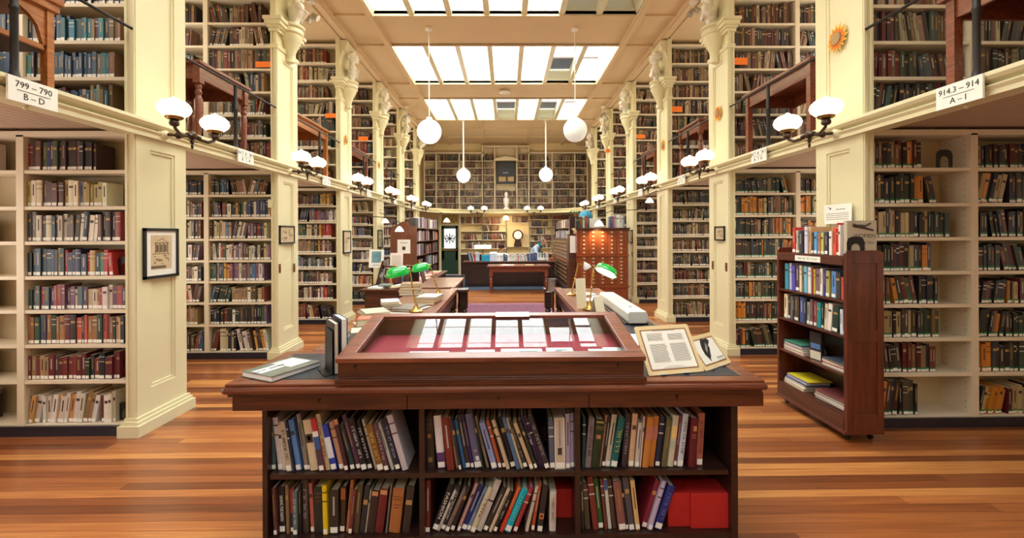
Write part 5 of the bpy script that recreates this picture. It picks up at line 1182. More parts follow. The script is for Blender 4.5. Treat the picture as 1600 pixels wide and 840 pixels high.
BY = 2.0; SX0 = atY(410, 740, BY).x; SX1 = atY(1153, 740, BY).x; SU = .437; SL = .155
d1 = atY(659, 740, BY).x; d2_ = atY(903, 740, BY).x
MB().box((SX0, BY, 0), (SX0+.022, 2.46, .735)).build('side_panel', MAHOGD, ed); MB().box((SX1-.03, BY, 0), (SX1, 2.46, .735)).build('side_panel', MAHOGD, ed)
for x in (d1, d2_): MB().box((x-.012, BY+.004, .10), (x+.012, 2.42, .735)).build('divider', MAHOGD, ed)
MB().box((SX0, 2.42, 0), (SX1, 2.46, .735)).build('back_panel', MAHOGD, ed); MB().box((SX0+.02, BY+.002, SL-.035), (SX1-.02, 2.42, SL)).build('shelf', MAHOGD, ed)
for a, b in ((SX0+.02, d1), (d1, d2_), (d2_, SX1-.03)): MB().box((a+.011, BY+.004, SU-.022), (b-.011, 2.30, SU)).build('shelf', MAHOGD, ed)
MB().box((SX0, BY-.015, 0), (SX1, BY+.01, .115)).build('plinth', MAHOG, ed, bevel=.004)

# ------------------------------------------------------------------ glazed display case on the desk
CX0, CX1, CY0, CY1 = -.735, .598, 1.940, 2.505; ZF, ZB = .968, 1.062
dc = thing('display_case', 'mahogany table display case with sloping glass lid on the foreground desk', 'display case', (0, 0, 0)); cb = DT+.0012
def side(x0, x1, m=MAHOG, nm='case_side'):
    MB().prism([(CY0+.034, cb), (CY1-.034, cb), (CY1-.034, ZB-.027), (CY0+.034, ZF-.022)], x0, x1, 'x').build(nm, m, dc)
side(CX0+.001, CX0+.034); side(CX1-.034, CX1-.001)
MB().box((CX0+.001, CY0+.012, cb), (CX1-.001, CY0+.034, ZF-.024)).build('case_front', MAHOG, dc); MB().box((CX0+.001, CY1-.034, cb), (CX1-.001, CY1-.012, ZB-.027)).build('case_back', MAHOG, dc)
MB().box((CX0-.008, CY0-.006, cb), (CX1+.008, CY0+.012, cb+.020)).box((CX0-.008, CY0+.012, cb), (CX0+.001, CY1, cb+.020)).box((CX1-.001, CY0+.012, cb), (CX1+.008, CY1, cb+.020)).box((CX0, CY0, cb+.02), (CX1, CY0+.012, cb+.026)).build('base_moulding', MAHOG, dc, bevel=.003)
DKZ, DKS = .920, .055     # height at the front and slope of the cloth-covered deck
MB().prism([(CY0+.034, cb), (CY1-.034, cb), (CY1-.034, DKZ+DKS*(CY1-CY0-.034)), (CY0+.034, DKZ+DKS*.034)], CX0+.034, CX1-.034, 'x').build('cloth_deck', REDCLOTH, dc)
for fx in ((CX0+.075), (CX1-.115)):
    MB().lathe([(.007, 0), (.007, .002)], (0,0,0), 10, Matrix.Translation((fx, CY0+.0115, .932)) @ Matrix.Rotation(PI/2, 4, 'X')).box((fx-.002, CY0+.009, .916), (fx+.002, CY0+.0115, .932)).build('keyhole', BLACK, dc)
sl = math.atan2(ZB-ZF, CY1-CY0); SLN = math.hypot(ZB-ZF, CY1-CY0); ML = Matrix.Translation((CX0-.006, CY0-.004, ZF)) @ Matrix.Rotation(sl, 4, 'X'); LWd = CX1-CX0+.012
LIDW = wood('lid_wood', (92, 46, 29), (146, 82, 54))
MB().box((0, 0, -.022), (LWd, .062, 0), None, ML).build('lid_rail', LIDW, dc, bevel=.003); MB().box((0, SLN-.045, -.022), (LWd, SLN+.006, 0), None, ML).build('lid_rail', LIDW, dc, bevel=.003)
for a, b in ((0, .070), (LWd-.070, LWd)): MB().box((a, .062, -.022), (b, SLN-.045, 0), None, ML).build('lid_stile', LIDW, dc, bevel=.003)
MB().box((.070, .062, -.012), (LWd-.070, SLN-.045, -.009), None, ML).build('glass_pane', GLASS, dc)
# papers laid out inside the case
cz = cb+.0125
def inpaper(x, y, w_, d, col, label, rz=0, h=.003, pic=False):
    t = thing('exhibit_sheet', label, 'paper', (x, y, DKZ+DKS*(y-CY0)+.0012), rz, None); t.rotation_euler = (math.atan(DKS), 0, rz); MB().box((0,0,0), (w_, d, h)).build('paper', paint('exh_%d_%d_%d' % col, col, .7, .04, 6), t)
    if pic: 
        m = MB(); [m.box((w_*R.uniform(.05,.5), d*(.15+.1*i), h), (w_*R.uniform(.55,.95), d*(.15+.1*i)+.012, h+.0008)) for i in range(7)]; m.build('picture_print', paint('slate_print', (120, 136, 144), .7), t)
inpaper(-.47, 2.02, .19, .15, (206,220,230), 'pale blue sheet at the left inside the display case')
inpaper(-.20, 2.02, .14, .17, (222,228,226), 'white sheet second from the left inside the display case')
inpaper(-.03, 2.0, .20, .20, (214,224,226), 'wide grey-blue picture sheet in the middle of the display case', 0, .003, True)
inpaper(.19, 2.04, .13, .17, (226,234,236), 'white and blue sheet right of the middle inside the display case', 0, .003, True)
inpaper(.39, 2.10, .10, .09, (206,210,212), 'small grey card right inside the display case', -.05)
inpaper(.47, 2.09, .10, .12, (230,234,244), 'bluish-white card at the right inside the display case')
inpaper(.30, 1.985, .17, .05, (236,216,216), 'pinkish caption strip at the front right inside the display case'); inpaper(.51, 1.985, .05, .04, (236,216,216), 'small pinkish caption near the right front corner inside the display case')
# note taped on the lid
pn = MB().box((0,0,0), (.185,.075,.0012), None, Matrix.Identity(4)).build('paper_note', WHITE); pn.matrix_world = Matrix.Translation((-.062, CY1-.068, ZB-.0105)) @ Matrix.Rotation(sl, 4, 'X'); tag(pn, 'white paper note lying on the upper rail of the glass case lid', 'note')
# ------------------------------------------------------------------ objects on the desk
def deskpt(px, py, z=DT): return atZ(px, py, z)
# flat book at left
c_ = [deskpt(424, 598), deskpt(381, 586.7), deskpt(458, 560), deskpt(505, 571)]
q = c_[0]; u = (c_[3]-c_[0]); v = (c_[1]-c_[0]); bw = u.length; bd = v.length; ang_ = math.atan2(u.y, u.x)
t = thing('book', 'flat white-edged book with a grey landscape cover lying at the left end of the desk', 'book', (q.x, q.y, DT+.002), ang_); bw = .265; bd = .20
CVR = paint('landscape_cover', (112, 116, 104), .35, .5, 9, stretch=(1, 2, 1))
MB().box((0,0,0), (bw, bd, .0025)).box((0,0,.022), (bw, bd, .0245)).build('cover', CVR, t); MB().box((.003,.003,.0027), (bw-.003, bd-.004, .0218)).build('page_block', paint('white_pages', (236, 234, 236), .7, .04, 80), t)
MB().box((bw*.52, bd*.25, .0246), (bw*.95, bd*.9, .025)).box((bw*.05, bd*.42, .0246), (bw*.5, bd*.75, .025)).build('cover_panel', paint('pale_grey_cover', (212, 216, 216), .35, .15, 12), t)
text((5, 6,), .022, t, (bw*.30, bd*.58, .0255), (0, 0, 0), paint('olive_ink', (110, 112, 90), .6))
# upright books with black bookend
def upbook(px0, px1, yt, yb, Y, w_, dp, col, label, rz, hgt):
    p = atY(px0, yb, Y); t = thing('book', label, 'book', (p.x, Y, DT+.002), rz)
    MB().box((0,0,0), (.003, dp, hgt)).box((w_-.003,0,0), (w_, dp, hgt)).box((0, dp-.004, 0), (w_, dp, hgt)).build('cover', paint('upb_%d' % col[0], col, .35, .1, 10), t)
    MB().box((.0035, .003, .003), (w_-.0035, dp-.005, hgt-.003)).build('page_block', WHITE if col[0] > 40 else PAGES, t)
upbook(522, 532, 490, 590, 2.06, .022, .15, (30, 34, 40), 'dark upright book with cream pages standing left of the case', .6, .235)
upbook(533, 545, 482, 576, 2.09, .030, .16, (42, 50, 80), 'thicker navy upright book with white pages beside the case', .6, .250)
t = thing('bookend', 'black metal bookend left of the upright books on the desk', 'bookend', (atY(521, 590, 2.06).x-.004, 2.056, DT+.002), .6)
MB().box((0, 0, 0), (.003, .14, .20)).box((-.035, 0, 0), (0, .14, .003)).build('plate', BLACK, t, bevel=.001)
t = thing('bookend', 'black rounded bookend right of the upright books, against the case', 'bookend', (-.800, 2.17, DT+.002), .6)
MB().prism([(0,0),(.12,0),(.12,.12),(.11,.17),(.07,.19),(.03,.18),(0,.14)], 0, .003, 'x').build('plate', BLACK, t)
# text plaque and picture plaque, standing on small clear feet
CARD = paint('tan_board', (222, 196, 148), .5, .03, 8); CARDD = paint('brown_rule', (150, 112, 78), .5); 
def plaque(pbl, pbr, ptl, lean, label, w_, h, inner, pic):
    a = deskpt(*pbl); b = deskpt(*pbr); rz = math.atan2(b.y-a.y, b.x-a.x); w_ = (b-a).length
    t = thing('exhibit_plaque', label, 'plaque', (a.x, a.y, DT+.004), rz); t.rotation_euler = (-lean, 0, rz); t.rotation_mode = 'XYZ'
    def rr(i, r, y0, y1, mat, nm):
        pts_ = []
        for cx, cz_, a0 in ((w_-i-r, i+r, -PI/2), (w_-i-r, h-i-r, 0), (i+r, h-i-r, PI/2), (i+r, i+r, PI)):
            for q_ in range(4): pts_.append((cx+r*math.cos(a0+q_*PI/6), cz_+r*math.sin(a0+q_*PI/6)))
        MB().prism(pts_, y0, y1, 'y').build(nm, mat, t)
    rr(0, .008, 0, .005, CARD, 'board'); rr(.019, .006, -.0006, 0, CARDD, 'ruled_border'); rr(.026, .004, -.0012, -.0006, paint('ivory_panel', (236, 232, 220), .6), 'panel')
    m = MB(); e = -.0018
    if not pic:
        m.box((w_*.30, e, h*.88), (w_*.72, e+.0006, h*.89))
        for x0, x1, z0, z1 in ((.17,.46,.66,.80), (.55,.84,.66,.80), (.17,.48,.22,.60), (.54,.86,.22,.60)):
            n = int((z1-z0)/.017)
            for i in range(n): m.box((w_*x0, e, h*(z1-i*.017)), (w_*(x1-R.uniform(0,.03)), e+.0006, h*(z1-i*.017)+.0012))
        m.box((w_*.36, e, h*.15), (w_*.66, e+.0006, h*.155)).box((w_*.30, e, h*.125), (w_*.70, e+.0006, h*.13)).build('small_print', INKG, t)
        MB().box((w_*.16, e, h*.825), (w_*.46, e+.0006, h*.833)).build('red_heading', paint('red_ink', (190, 120, 100), .7), t)
    else:
        fig = [(.42,.84),(.50,.87),(.58,.84),(.66,.86),(.72,.78),(.66,.70),(.60,.66),(.58,.55),(.50,.42),(.46,.33),(.40,.28),(.38,.18),(.34,.30),(.30,.42),(.32,.60),(.36,.72)]
        m.prism([(u*w_, v_*h) for u, v_ in reversed(fig)], e, e+.0006, 'y').build('engraved_figure', INK, t)
        m2 = MB(); [m2.box((w_*(.42+.035*i), e-.0004, h*(.46+.05*i)), (w_*(.43+.035*i), e, h*(.58+.05*i))) for i in range(4)]; m2.build('engraved_highlights', paint('ivory_panel', (236, 232, 220), .6), t)
        MB().box((w_*.62, e, h*.24), (w_*.86, e+.0006, h*.26)).box((w_*.62, e, h*.20), (w_*.86, e+.0006, h*.208)).box((w_*.62, e, h*.15), (w_*.86, e+.0006, h*.158)).build('small_print', INK, t)
    MB().box((w_*.2, -.012, -.003), (w_*.3, .02, .002)).box((w_*.6, -.012, -.003), (w_*.7, .02, .002)).build('clear_foot', paint('clear_plastic', (200, 206, 210), .1), t)
    MB().box((w_*.35, .006, 0), (w_*.65, .012, h*.4)).build('easel_back', CARD, t)
    return t
plaque((1014, 588.5), (1101, 581), None, .60, 'cream plaque of printed columns of text with tan border, standing right of the case', 0, .235, .02, False)
plaque((1103, 581), (1143, 567), None, .68, 'smaller cream plaque with an engraved draped figure, beside the text plaque', 0, .17, .02, True)

# ------------------------------------------------------------------ book truck on the right
TX, TY, TL, TD = 2.42, 3.985, .815, .268
tr = thing('book_truck', 'dark mahogany book truck on casters by the nearest right pier', 'book truck', (TX, TY, 0), -PI/2)
MAHT = wood('truck_mahogany', (66, 24, 14), (112, 50, 30), stretch=(12, 12, 1), scale=2.4)
def tend(x0, x1):
    pr = [(0, .055), (TD, .055), (TD, 1.35), (TD-.012, 1.372), (.012, 1.372), (0, 1.35)]
    MB().prism(pr, x0, x1, 'x').build('end_panel', MAHT, tr, bevel=.003)
tend(0, .024); tend(TL-.024, TL)
pf = MB(); xx = TL
for a, b in (((.0, .06), (.045, 1.36)), ((TD-.045, .06), (TD, 1.36))): pf.box((xx, a[0], a[1]), (xx+.008, b[0], b[1]))
for z0, z1 in ((.06, .20), (.72, .80), (1.28, 1.36)): pf.box((xx, .045, z0), (xx+.008, TD-.045, z1))
pf.build('end_frame', MAHT, tr, bevel=.002)
TZ = [.19, .48, .757, 1.01, 1.33]
for z in TZ: MB().box((.024, .003, z-.016), (TL-.024, TD-.003, z)).build('shelf', MAHOG, tr)
MB().box((.024, TD-.02, .19), (TL-.024, TD-.008, 1.33)).build('back_panel', MAHOGD, tr)
MB().box((.024, -.004, .075), (TL-.024, .012, .175)).build('kick_rail', MAHOG, tr, bevel=.003); MB().box((.0, -.010, .055), (TL, .014, .078)).build('base_moulding', MAHT, tr, bevel=.003)
MB().box((.024, -.002, 1.265), (TL-.024, .014, 1.318)).build('top_rail', MAHOG, tr)
for x in (.06, TL-.06):
    for y in (.05, TD-.05): MB().rod((x, y-.008, .024), (x, y+.008, .024), .0235, seg=14).rod((x, y, .03), (x, y, .056), .01).build('caster', BLACK, tr)
M0 = Matrix.Translation((TX, TY, 0)) @ Matrix.Rotation(-PI/2, 4, 'Z')
lb = thing('shelf_label', 'white paper label on the top rail of the book truck', 'label', (TX-.004, atX(1262, 405, TX).y, 1.292), -PI/2)
MB().box((-.15, -.002, -.022), (.15, .001, .022)).build('card', WHITE, lb); text((7, 4, 4,), .022, lb, (0, -.0022, 0), (PI/2, 0, 0), paint('faded_ink', (120, 150, 110), .7))
def trow(z, rows, sc_, oy, yz, rname, hbase, xmax=None):
    xs_ = [(TY - atX(1205+xa/sc_, 440, TX+.02).y, TY - atX(1205+xb/sc_, 440, TX+.02).y) for xa, xb, *_ in rows]
    xmax = xmax or TL-.030; lo = max(.026, xs_[0][0]); k_ = (xmax-lo)/(xs_[-1][1]-xs_[0][0])
    for i, (xa, xb, col, hf, a) in enumerate(rows):
        ya = lo + (xs_[i][0]-xs_[0][0])*k_; yb = lo + (xs_[i][1]-xs_[0][0])*k_
        b = dict(M=M0, x=ya, y=.02+R.uniform(0,.01), z=z, w=max(.006, (yb-ya)*.90)*math.cos(a), h=hbase*hf, d=.17, a=a, c=col, st='' if R.random() < .5 else 'w', deco=R.random(), info=None)
        book_obj(b, '%s book, %s from left on %s of book truck' % (cname(col), nth(i+1), rname), 'books on the book truck')
trow(1.331, [(190,225,(196,50,46),1,0),(233,250,(214,200,170),.88,0),(252,270,(120,120,124),.85,0),(272,312,(52,54,66),.87,0),(318,355,(214,208,224),1.02,0),(368,394,(206,160,110),1.0,0),(396,421,(60,60,66),.8,0),(428,462,(90,160,214),.82,0),(464,480,(70,120,180),.8,0),(482,500,(210,130,70),.78,0),(504,532,(190,206,110),.80,0),(540,556,(120,90,70),.8,0),(560,592,(40,48,70),.80,0),(596,630,(232,228,222),.84,0),(634,675,(222,84,50),.98,0),(680,704,(196,44,44),1.12,0),(706,728,(236,226,220),1.05,0)], 6, 0, 0, 'top', .215, TL-.085)
trow(1.011, [(120,154,(60,150,170),.95,0),(157,180,(190,180,214),.97,0),(182,215,(84,80,180),.88,0),(217,254,(86,70,78),.92,0),(257,278,(226,210,180),.93,0),(280,299,(110,110,110),.88,0),(302,328,(120,190,216),.92,0),(330,361,(228,224,226),.9,0),(363,378,(150,50,50),.9,0),(380,400,(190,170,60),.85,0),(402,440,(130,100,120),.88,0),(443,468,(232,226,206),.9,0),(470,500,(56,50,140),.88,0),(503,536,(170,160,90),.85,0),(546,590,(90,140,200),.85,0),(592,637,(60,60,62),.83,0),(640,662,(200,80,70),.7,0),(662,684,(232,214,220),.7,0)], 6, 0, 0, 'shelf below the top', .235)
trow(.758, [(98,128,(232,212,176),.92,0),(132,149,(60,54,54),.90,0),(150,165,(110,110,112),.88,0),(166,182,(50,46,44),.9,0),(184,218,(84,70,60),.92,0),(222,257,(60,80,140),.93,0),(260,280,(40,46,64),.9,0),(282,305,(150,150,136),.8,0),(308,331,(110,84,100),.93,0),(334,356,(160,60,50),.88,0),(358,392,(30,140,150),.87,0),(395,412,(30,50,50),.85,0),(415,438,(220,206,180),.88,.06),(442,476,(232,226,216),.92,.10),(482,530,(30,60,52),.85,.06),(537,560,(226,230,236),.8,0),(563,592,(40,130,210),.85,0)], 5.25, 0, 0, 'middle shelf', .225)
# stacks lying flat on the two lowest truck shelves
def tflat(x, z, w_, d, h, col, label, rz=0):
    p = M0 @ Vector((x, .03, z)); return flatbook(p.x, p.y, p.z, w_, d, h, -PI/2+rz, col, label, 'flat books on the book truck')
z = .481
for i, (h, col) in enumerate([(.022,(214,190,190)),(.02,(232,222,206)),(.026,(60,90,170)),(.008,(70,140,110))]): tflat(.05, z, .26-.01*i, .20, h, col, '%s book, %s up in flat stack left on fourth truck shelf' % (cname(col), nth(i+1))); z += h+.0016
z = .481
for i, (h, col) in enumerate([(.012,(232,226,222)),(.014,(200,120,100)),(.016,(236,230,230)),(.012,(60,70,84))]): tflat(.53, z, .25, .19, h, col, '%s book, %s up in flat stack right on fourth truck shelf' % (cname(col), nth(i+1)), R.uniform(-.05,.05)); z += h+.0016
p = M0 @ Vector((.36, .05, .481)); t = thing('book', 'black and white picture book standing face out on the fourth truck shelf', 'book', tuple(p), -PI/2+.15)
MB().box((0,0,0), (.11,.03,.22)).build('cover', paint('dark_cover', (50,50,54), .4), t); MB().box((.004,-.001,.004), (.106,0,.07)).build('cover_band', paint('cream_band', (220,214,196), .4), t); MB().box((.01,-.001,.09), (.10,0,.13)).build('cover_picture', paint('blue_pic', (90,130,190), .4, .4, 30), t)
z = .191
for i, (h, col) in enumerate([(.022,(222,206,176)),(.020,(236,232,226)),(.014,(60,120,190)),(.022,(60,100,180)),(.006,(226,206,50))]): tflat(.05+.012*i, z, .27, .20, h, col, '%s book, %s up in flat stack left on lowest truck shelf' % (cname(col), nth(i+1)), R.uniform(-.04,.04)); z += h+.0016
z = .191
for i, (h, col) in enumerate([(.018,(54,54,66)),(.018,(200,190,190)),(.020,(40,40,54)),(.012,(120,60,60))]): tflat(.44, z, .33, .20, h, col, '%s book, %s up in flat stack right on lowest truck shelf' % (cname(col), nth(i+1)), R.uniform(-.03,.03)); z += h+.0016
# large book turned to the camera on top, with a black bookend
t = thing('book', 'large pale book with its cover towards the camera on top of the book truck', 'book', (TX+.035, TY-TL+.03, 1.3315), 0)
MB().box((0,0,0), (.215,.003,.255)).box((0,.030,0), (.215,.033,.255)).box((0,.003,0), (.003,.03,.255)).build('cover', paint('stone_cover', (190,178,158), .4, .08, 12), t); MB().box((.0035,.0035,.003), (.211,.0295,.252)).build('page_block', PAGES, t)
m = MB().ball((.09,-.001,.215), .05, 12, .25, 1, .02).rod((.04,-.001,.225), (.19,-.001,.185), .012, .006).rod((.10,-.001,.205), (.17,-.001,.235), .005); m.build('cover_picture', paint('charcoal_drawing', (70,62,58), .5), t)
text('WOMEN', .042, t, (.125, -.0012, .145), (PI/2, 0, 0), paint('grey_lettering', (110,100,90), .5)); text((6,), .030, t, (.145, -.0012, .095), (PI/2, 0, 0), paint('grey_lettering', (110,100,90), .5))
def bookend_at(loc, rz, label, grp='black bookends with rounded openings'):
    t = thing('bookend', label, 'bookend', loc, rz, grp)
    o_ = [(0,0),(0,.10),(.012,.128),(.04,.14),(.09,.14),(.118,.128),(.13,.10),(.13,0)]; i_ = [(.032,0),(.032,.06),(.042,.082),(.065,.09),(.088,.082),(.098,.06),(.098,0)]
    V = []; n = 8
    i8 = [(.032,0),(.032,.06),(.038,.078),(.055,.089),(.075,.089),(.092,.078),(.098,.06),(.098,0)]
    for (u, v_), (p_, q_) in zip(o_, i8):
        for yy in (0, .0018): V += [(u, yy, v_), (p_, yy, q_)]
    Fs = []
    for i in range(7):
        a = i*4; b = a+4; Fs += [(a, a+1, b+1, b), (a+2, b+2, b+3, a+3), (a, b, b+2, a+2), (a+1, a+3, b+3, b+1)]
    MB().poly(V, Fs).box((.0,0,0), (.13,.10,.0015)).build('plate', BLACK, t); return t
bookend_at((TX+.03, TY-TL+.026, 1.3315), 0, 'black bookend with rounded opening in front of the large pale book on the truck')
# bookends in the nearest bookcases
for z, r in zip(ROWS_LO, range(8)):
    for s in (-1, 1):
        bs = [b for b in ALLB if b['info'][:5] == (s, 0, 0, 0, r)]
        if not bs: continue
        L0 = bs[0]['M'].translation.x; xe = max(b['x']+b['w'] for b in bs) + L0; lim = L0 + .765
        if lim - xe > .08 and (s < 0 and r in (0,1,2,3,4,5) or s > 0 and r in (7,)):
            bookend_at((min(xe+.004 if s < 0 else xe+.10, lim-.132), D0+.012+(.015 if lim-xe > .14 else .07), z+.0008), 0, 'black bookend on the %s shelf from the floor, nearest %s bookcase' % (nth(r+1), sname[s]))

# ------------------------------------------------------------------ books in the exhibition desk, each one as it stands
BYP = 2.035
DB = {('upper', 'left'): [
 (419.6,417,647,733,6,(64,44,40),'w',None),(426.8,421.6,658.6,737,7,(58,84,84),'w',None),(438,428,652,737,8,(205,190,200),'w',None),(444,434.7,663,740,6,(205,195,180),'',None),
 (453.7,441,656.6,740,8.5,(185,170,150),'w',((3, 7, 3,),(70,60,60))),(461,448.5,656,733,3,(40,45,70),'',None),(467.4,454,655,733,8,(90,130,190),'w',None),(479,465,645.5,735,6,(135,120,115),'w',None),(483.5,470.5,655,735,2.5,(70,90,56),'w',None),
 (491.7,479,655,733,12,(205,185,155),'','emblem'),(504.8,490,652,732,8,(185,45,55),'w','flag'),(513,496,646,734.5,7,(190,175,140),'',((5, 7,),(120,90,50))),(523,507,662,736.5,9,(40,60,170),'w','bluewhite'),(534,516,659,734.5,7.5,(190,140,110),'w',None),
 (543,525,653,728,6,(70,34,38),'w','peachtop'),(552,532.6,662,736,7,(44,60,60),'w',None),(560.8,536,648,736,7,(88,50,80),'w',None),(571,548,651,733,9,(26,23,30),'w',((9, 4,),(200,196,190))),(579,558,657,727,7,(26,23,28),'w',((3, 8,),(232,230,224))),
 (587.6,566,654.6,732,4.5,(170,160,145),'',None),(596.8,577,661,732,10,(128,88,38),'w',((5, 1, 4,),(214,176,80))),(606,587,658.6,729,7,(94,62,74),'w',((5, 2, 3,),(190,170,150))),(613.8,591.5,658.6,734.5,5,(188,182,175),'',None),(623,600,652,725,7.5,(38,34,54),'w',((4, 2, 7,),(170,168,190))),(634,608.6,647,731,9.5,(190,180,190),'',None)],
 ('upper', 'middle'): [
 (672.7,668.8,653,729,12.5,(52,40,36),'','spots'),(690,682.5,649,728.6,12,(226,216,220),'w','purplefoot'),(705,695.6,649.4,729,11,(118,38,32),'',None),(714.6,701,650,732,4,(160,128,100),'',None),(720,706,652,728,4,(48,38,40),'w',None),
 (725.7,711,655,729,5,(48,100,156),'',None),(732,716.6,647,728.6,7,(54,42,40),'w',None),(738.8,722,646,727,5,(42,32,86),'w',None),(748,732,646,731,12,(94,92,126),'w','cdlabel'),(755.5,739.5,648,731,3,(32,48,42),'',None),
 (762,742,650,731,4,(150,128,106),'',None),(773,752.6,659,732.6,9,(135,145,195),'w',None),(782,761,656,731,5.5,(172,84,46),'w',None),(788.6,767,654,736.5,5,(26,23,23),'w',None),(794,770,654,734,5.5,(198,176,144),'',None),
 (802.7,780,652,732,8,(24,22,30),'w',None),(810,786.5,649.4,732,6,(76,106,148),'',None),(815.5,791,652,732,4,(196,184,150),'',None),(822,795.5,656.6,730.6,7,(54,46,44),'w',((10, 3,),(150,136,110))),(831,804,659,730,6,(196,166,130),'w',None),(838,811,656,728,5,(48,48,38),'w',None),
 (844.6,806.6+8,650,728.6,6,(44,34,66),'',((5,),(226,226,236))),(849.5,820,648,728,5,(56,28,62),'',None),(855.5,825.6+2,649,727,8,(54,48,52),'w',((2, 7,),(176,160,160))),
 (863,860.3,654.6,728.6,8,(88,92,110),'w',None),(874.7,873.4,649.4,724,16,(196,182,158),'w','darkplate'),(887,886.5,644,722,7,(168,156,182),'w',None),(894,893.5,644,725,6,(160,144,170),'w',None)],
 ('upper', 'right'): [
 (911.5,912.8,650,731,5,(28,60,60),'',None),(918.4,925,652,732.6,9,(130,116,120),'',((5, 5, 3,),(60,52,54))),(929.5,938,654,732,13,(36,52,32),'','goldspot'),(938.4,948.6,648,731,3.5,(160,118,96),'',None),(942.8,952.8,648,730,4.5,(54,34,34),'w',None),
 (949,961,647.4,734.5,8,(182,172,156),'w',None),(958,972,652,736.5,10.5,(14,92,92),'w',((5,),(196,176,96))),(975,982,645,734.5,8,(54,44,52),'',((12,),(160,150,160))),(985.8,993,645,736.5,8,(205,165,132),'w',None),(994.5,1001,659,738,6.5,(192,184,176),'w',None),
 (1000,1007,649,737,2.5,(200,180,176),'',None),(1007.4,1016,649.4,739,9.5,(190,122,54),'','mauveband'),(1017,1026,649,736,9,(184,116,48),'','mauveband'),(1026.5,1035.7,649.4,734.5,7,(32,34,64),'w',None),(1037.2,1046,653,736,8,(100,94,68),'',None),(1046.8,1056.6,648,736.5,9.5,(196,192,172),'','pastel'),
 (1054.4,1064.6,648,732,4,(118,48,48),'w',None),(1062,1072,645,728.6,8.5,(190,198,214),'w',((4, 2, 5,),(120,90,110))),(1080,1084.8,651,730,11,(92,24,34),'','goldlabel'),(1093.3,1098,645,729,9.5,(172,100,84),'w',((3, 6, 7,),(120,50,50)))],
 ('lower', 'left'): [
 (420,417.5,758,839,9,(38,33,42),'w',None),(433,428.8,758.8,839,5,(102,60,54),'w',None),(441,438,760.6,839,9,(34,32,30),'w',('SAVING THE EARTH',(216,212,204))),(450.6,448,755,839,5,(130,104,72),'',None),(457,454.5,764,838,6,(165,56,44),'w','darkfoot'),(463.8,462.5,764,839,6.5,(92,112,118),'w',((7, 1, 3,),(176,190,196))),
 (470,469,753,838,4.5,(32,27,27),'',None),(477.5,476,748,838,9,(64,52,42),'',((7,),(150,150,170))),(488,483.6,754,839,5.5,(176,92,80),'w',None),(498.5,496.6,761,839,15,(40,42,38),'','redrule'),(510.6,508,754,839,7,(220,192,20),'w',None),(523,522.5,763,839,13,(54,42,36),'w',None),
 (534.4,536,760,838,8,(64,46,34),'w','orangetop'),(542,550,749,836,5,(178,108,66),'',None),(548,555.6,762,838,5.5,(108,50,56),'w',None),(556.2,563,756,837,9,(80,66,46),'',None),(566,575,757,838,8,(44,44,46),'','tanpatch'),(571.6,580,763,838,2.5,(170,160,150),'',None),
 (579.5,587.5,765,838,11.5,(54,38,30),'','peachpatch'),(592.5,601,762.5,838,12.5,(106,32,34),'','peachpatch'),(604,612.5,752,835,3,(112,102,102),'',None),(616.5,624,761,838,17,(164,102,54),'','brownrules'),(634.5,642.5,757.5,835,11.5,(54,44,38),'','tanpatch')],
 ('lower', 'middle'): [
 (668.8,669.4,747,834,7,(102,38,34),'w',None),(678.8,706,757.5,834,9.5,(30,27,30),'w',('FASHION',(220,214,206))),(685,712,766,837,4.5,(190,184,180),'',None),(691,718.5,759,833,7,(54,48,46),'w',((3, 12,),(196,190,184))),(698,726,766,837,6.5,(112,92,90),'w',None),(706,733,759,836,6.5,(50,38,42),'w',None),
 (716,746,754,830,5,(180,138,128),'w',None),(724,752.6,758,830.6,8.5,(32,46,112),'w',None),(731,761,761,832,6,(118,128,154),'w',None),(738.5,768,759,835,7.5,(202,192,160),'w',((6,),(90,70,50))),(748,780,749,835,10,(194,188,184),'','inkmark'),(757.5,789,761,832.5,7.5,(54,44,38),'w',None),
 (766,796,761,829,5,(202,178,150),'',None),(772.5,801,765,834,6,(28,25,25),'w',((3, 4,),(180,190,180))),(783,812.5,759,835,5.5,(212,100,44),'','redfoot'),(792.5,821,762,838,10.5,(0,168,190),'w',((8,),(120,206,214))),(804,831,759,835,6.5,(160,50,54),'w',None),
 (823,839.4,757,834,5,(196,182,172),'',None),(832,844.4,754,829,5,(180,80,40),'w',None),(842.5,852.5,754,829.4,8.5,(46,40,40),'w','orangespot'),(863,864,765,838,10,(202,192,184),'',((9, 8,),(150,110,100)))],
 ('lower', 'right'): [
 (911,909,756,836,5,(54,44,42),'',None),(919,914,754,836,7.5,(88,72,48),'',None),(931,921,742.5,838,8.5,(124,48,42),'',None),(939.5,931,747.5,834,8,(48,86,42),'w',None),(947.5,939,746,837,4.5,(112,60,44),'',None),(953.5,945.6,747.5,834,5.5,(200,196,190),'','bluewhitetop'),(961,952,749,837,6.5,(80,62,48),'',None),
 (972,962.5,749,838,11.5,(134,86,80),'w',None),(979.5,970.6,752,836,4.5,(32,30,34),'w',None),(986.5,975.5,742.5,830,8.5,(82,74,82),'w',None),(996,987,747.5,832.5,7,(214,178,120),'w',None),(1006,1029,751,833,7.5,(124,28,48),'w',None),(1014,1037.5,749,831,6.5,(184,168,196),'w',None),(1026,1049,757.5,835,12,(34,44,118),'w',((6, 5,),(120,110,180)))]}
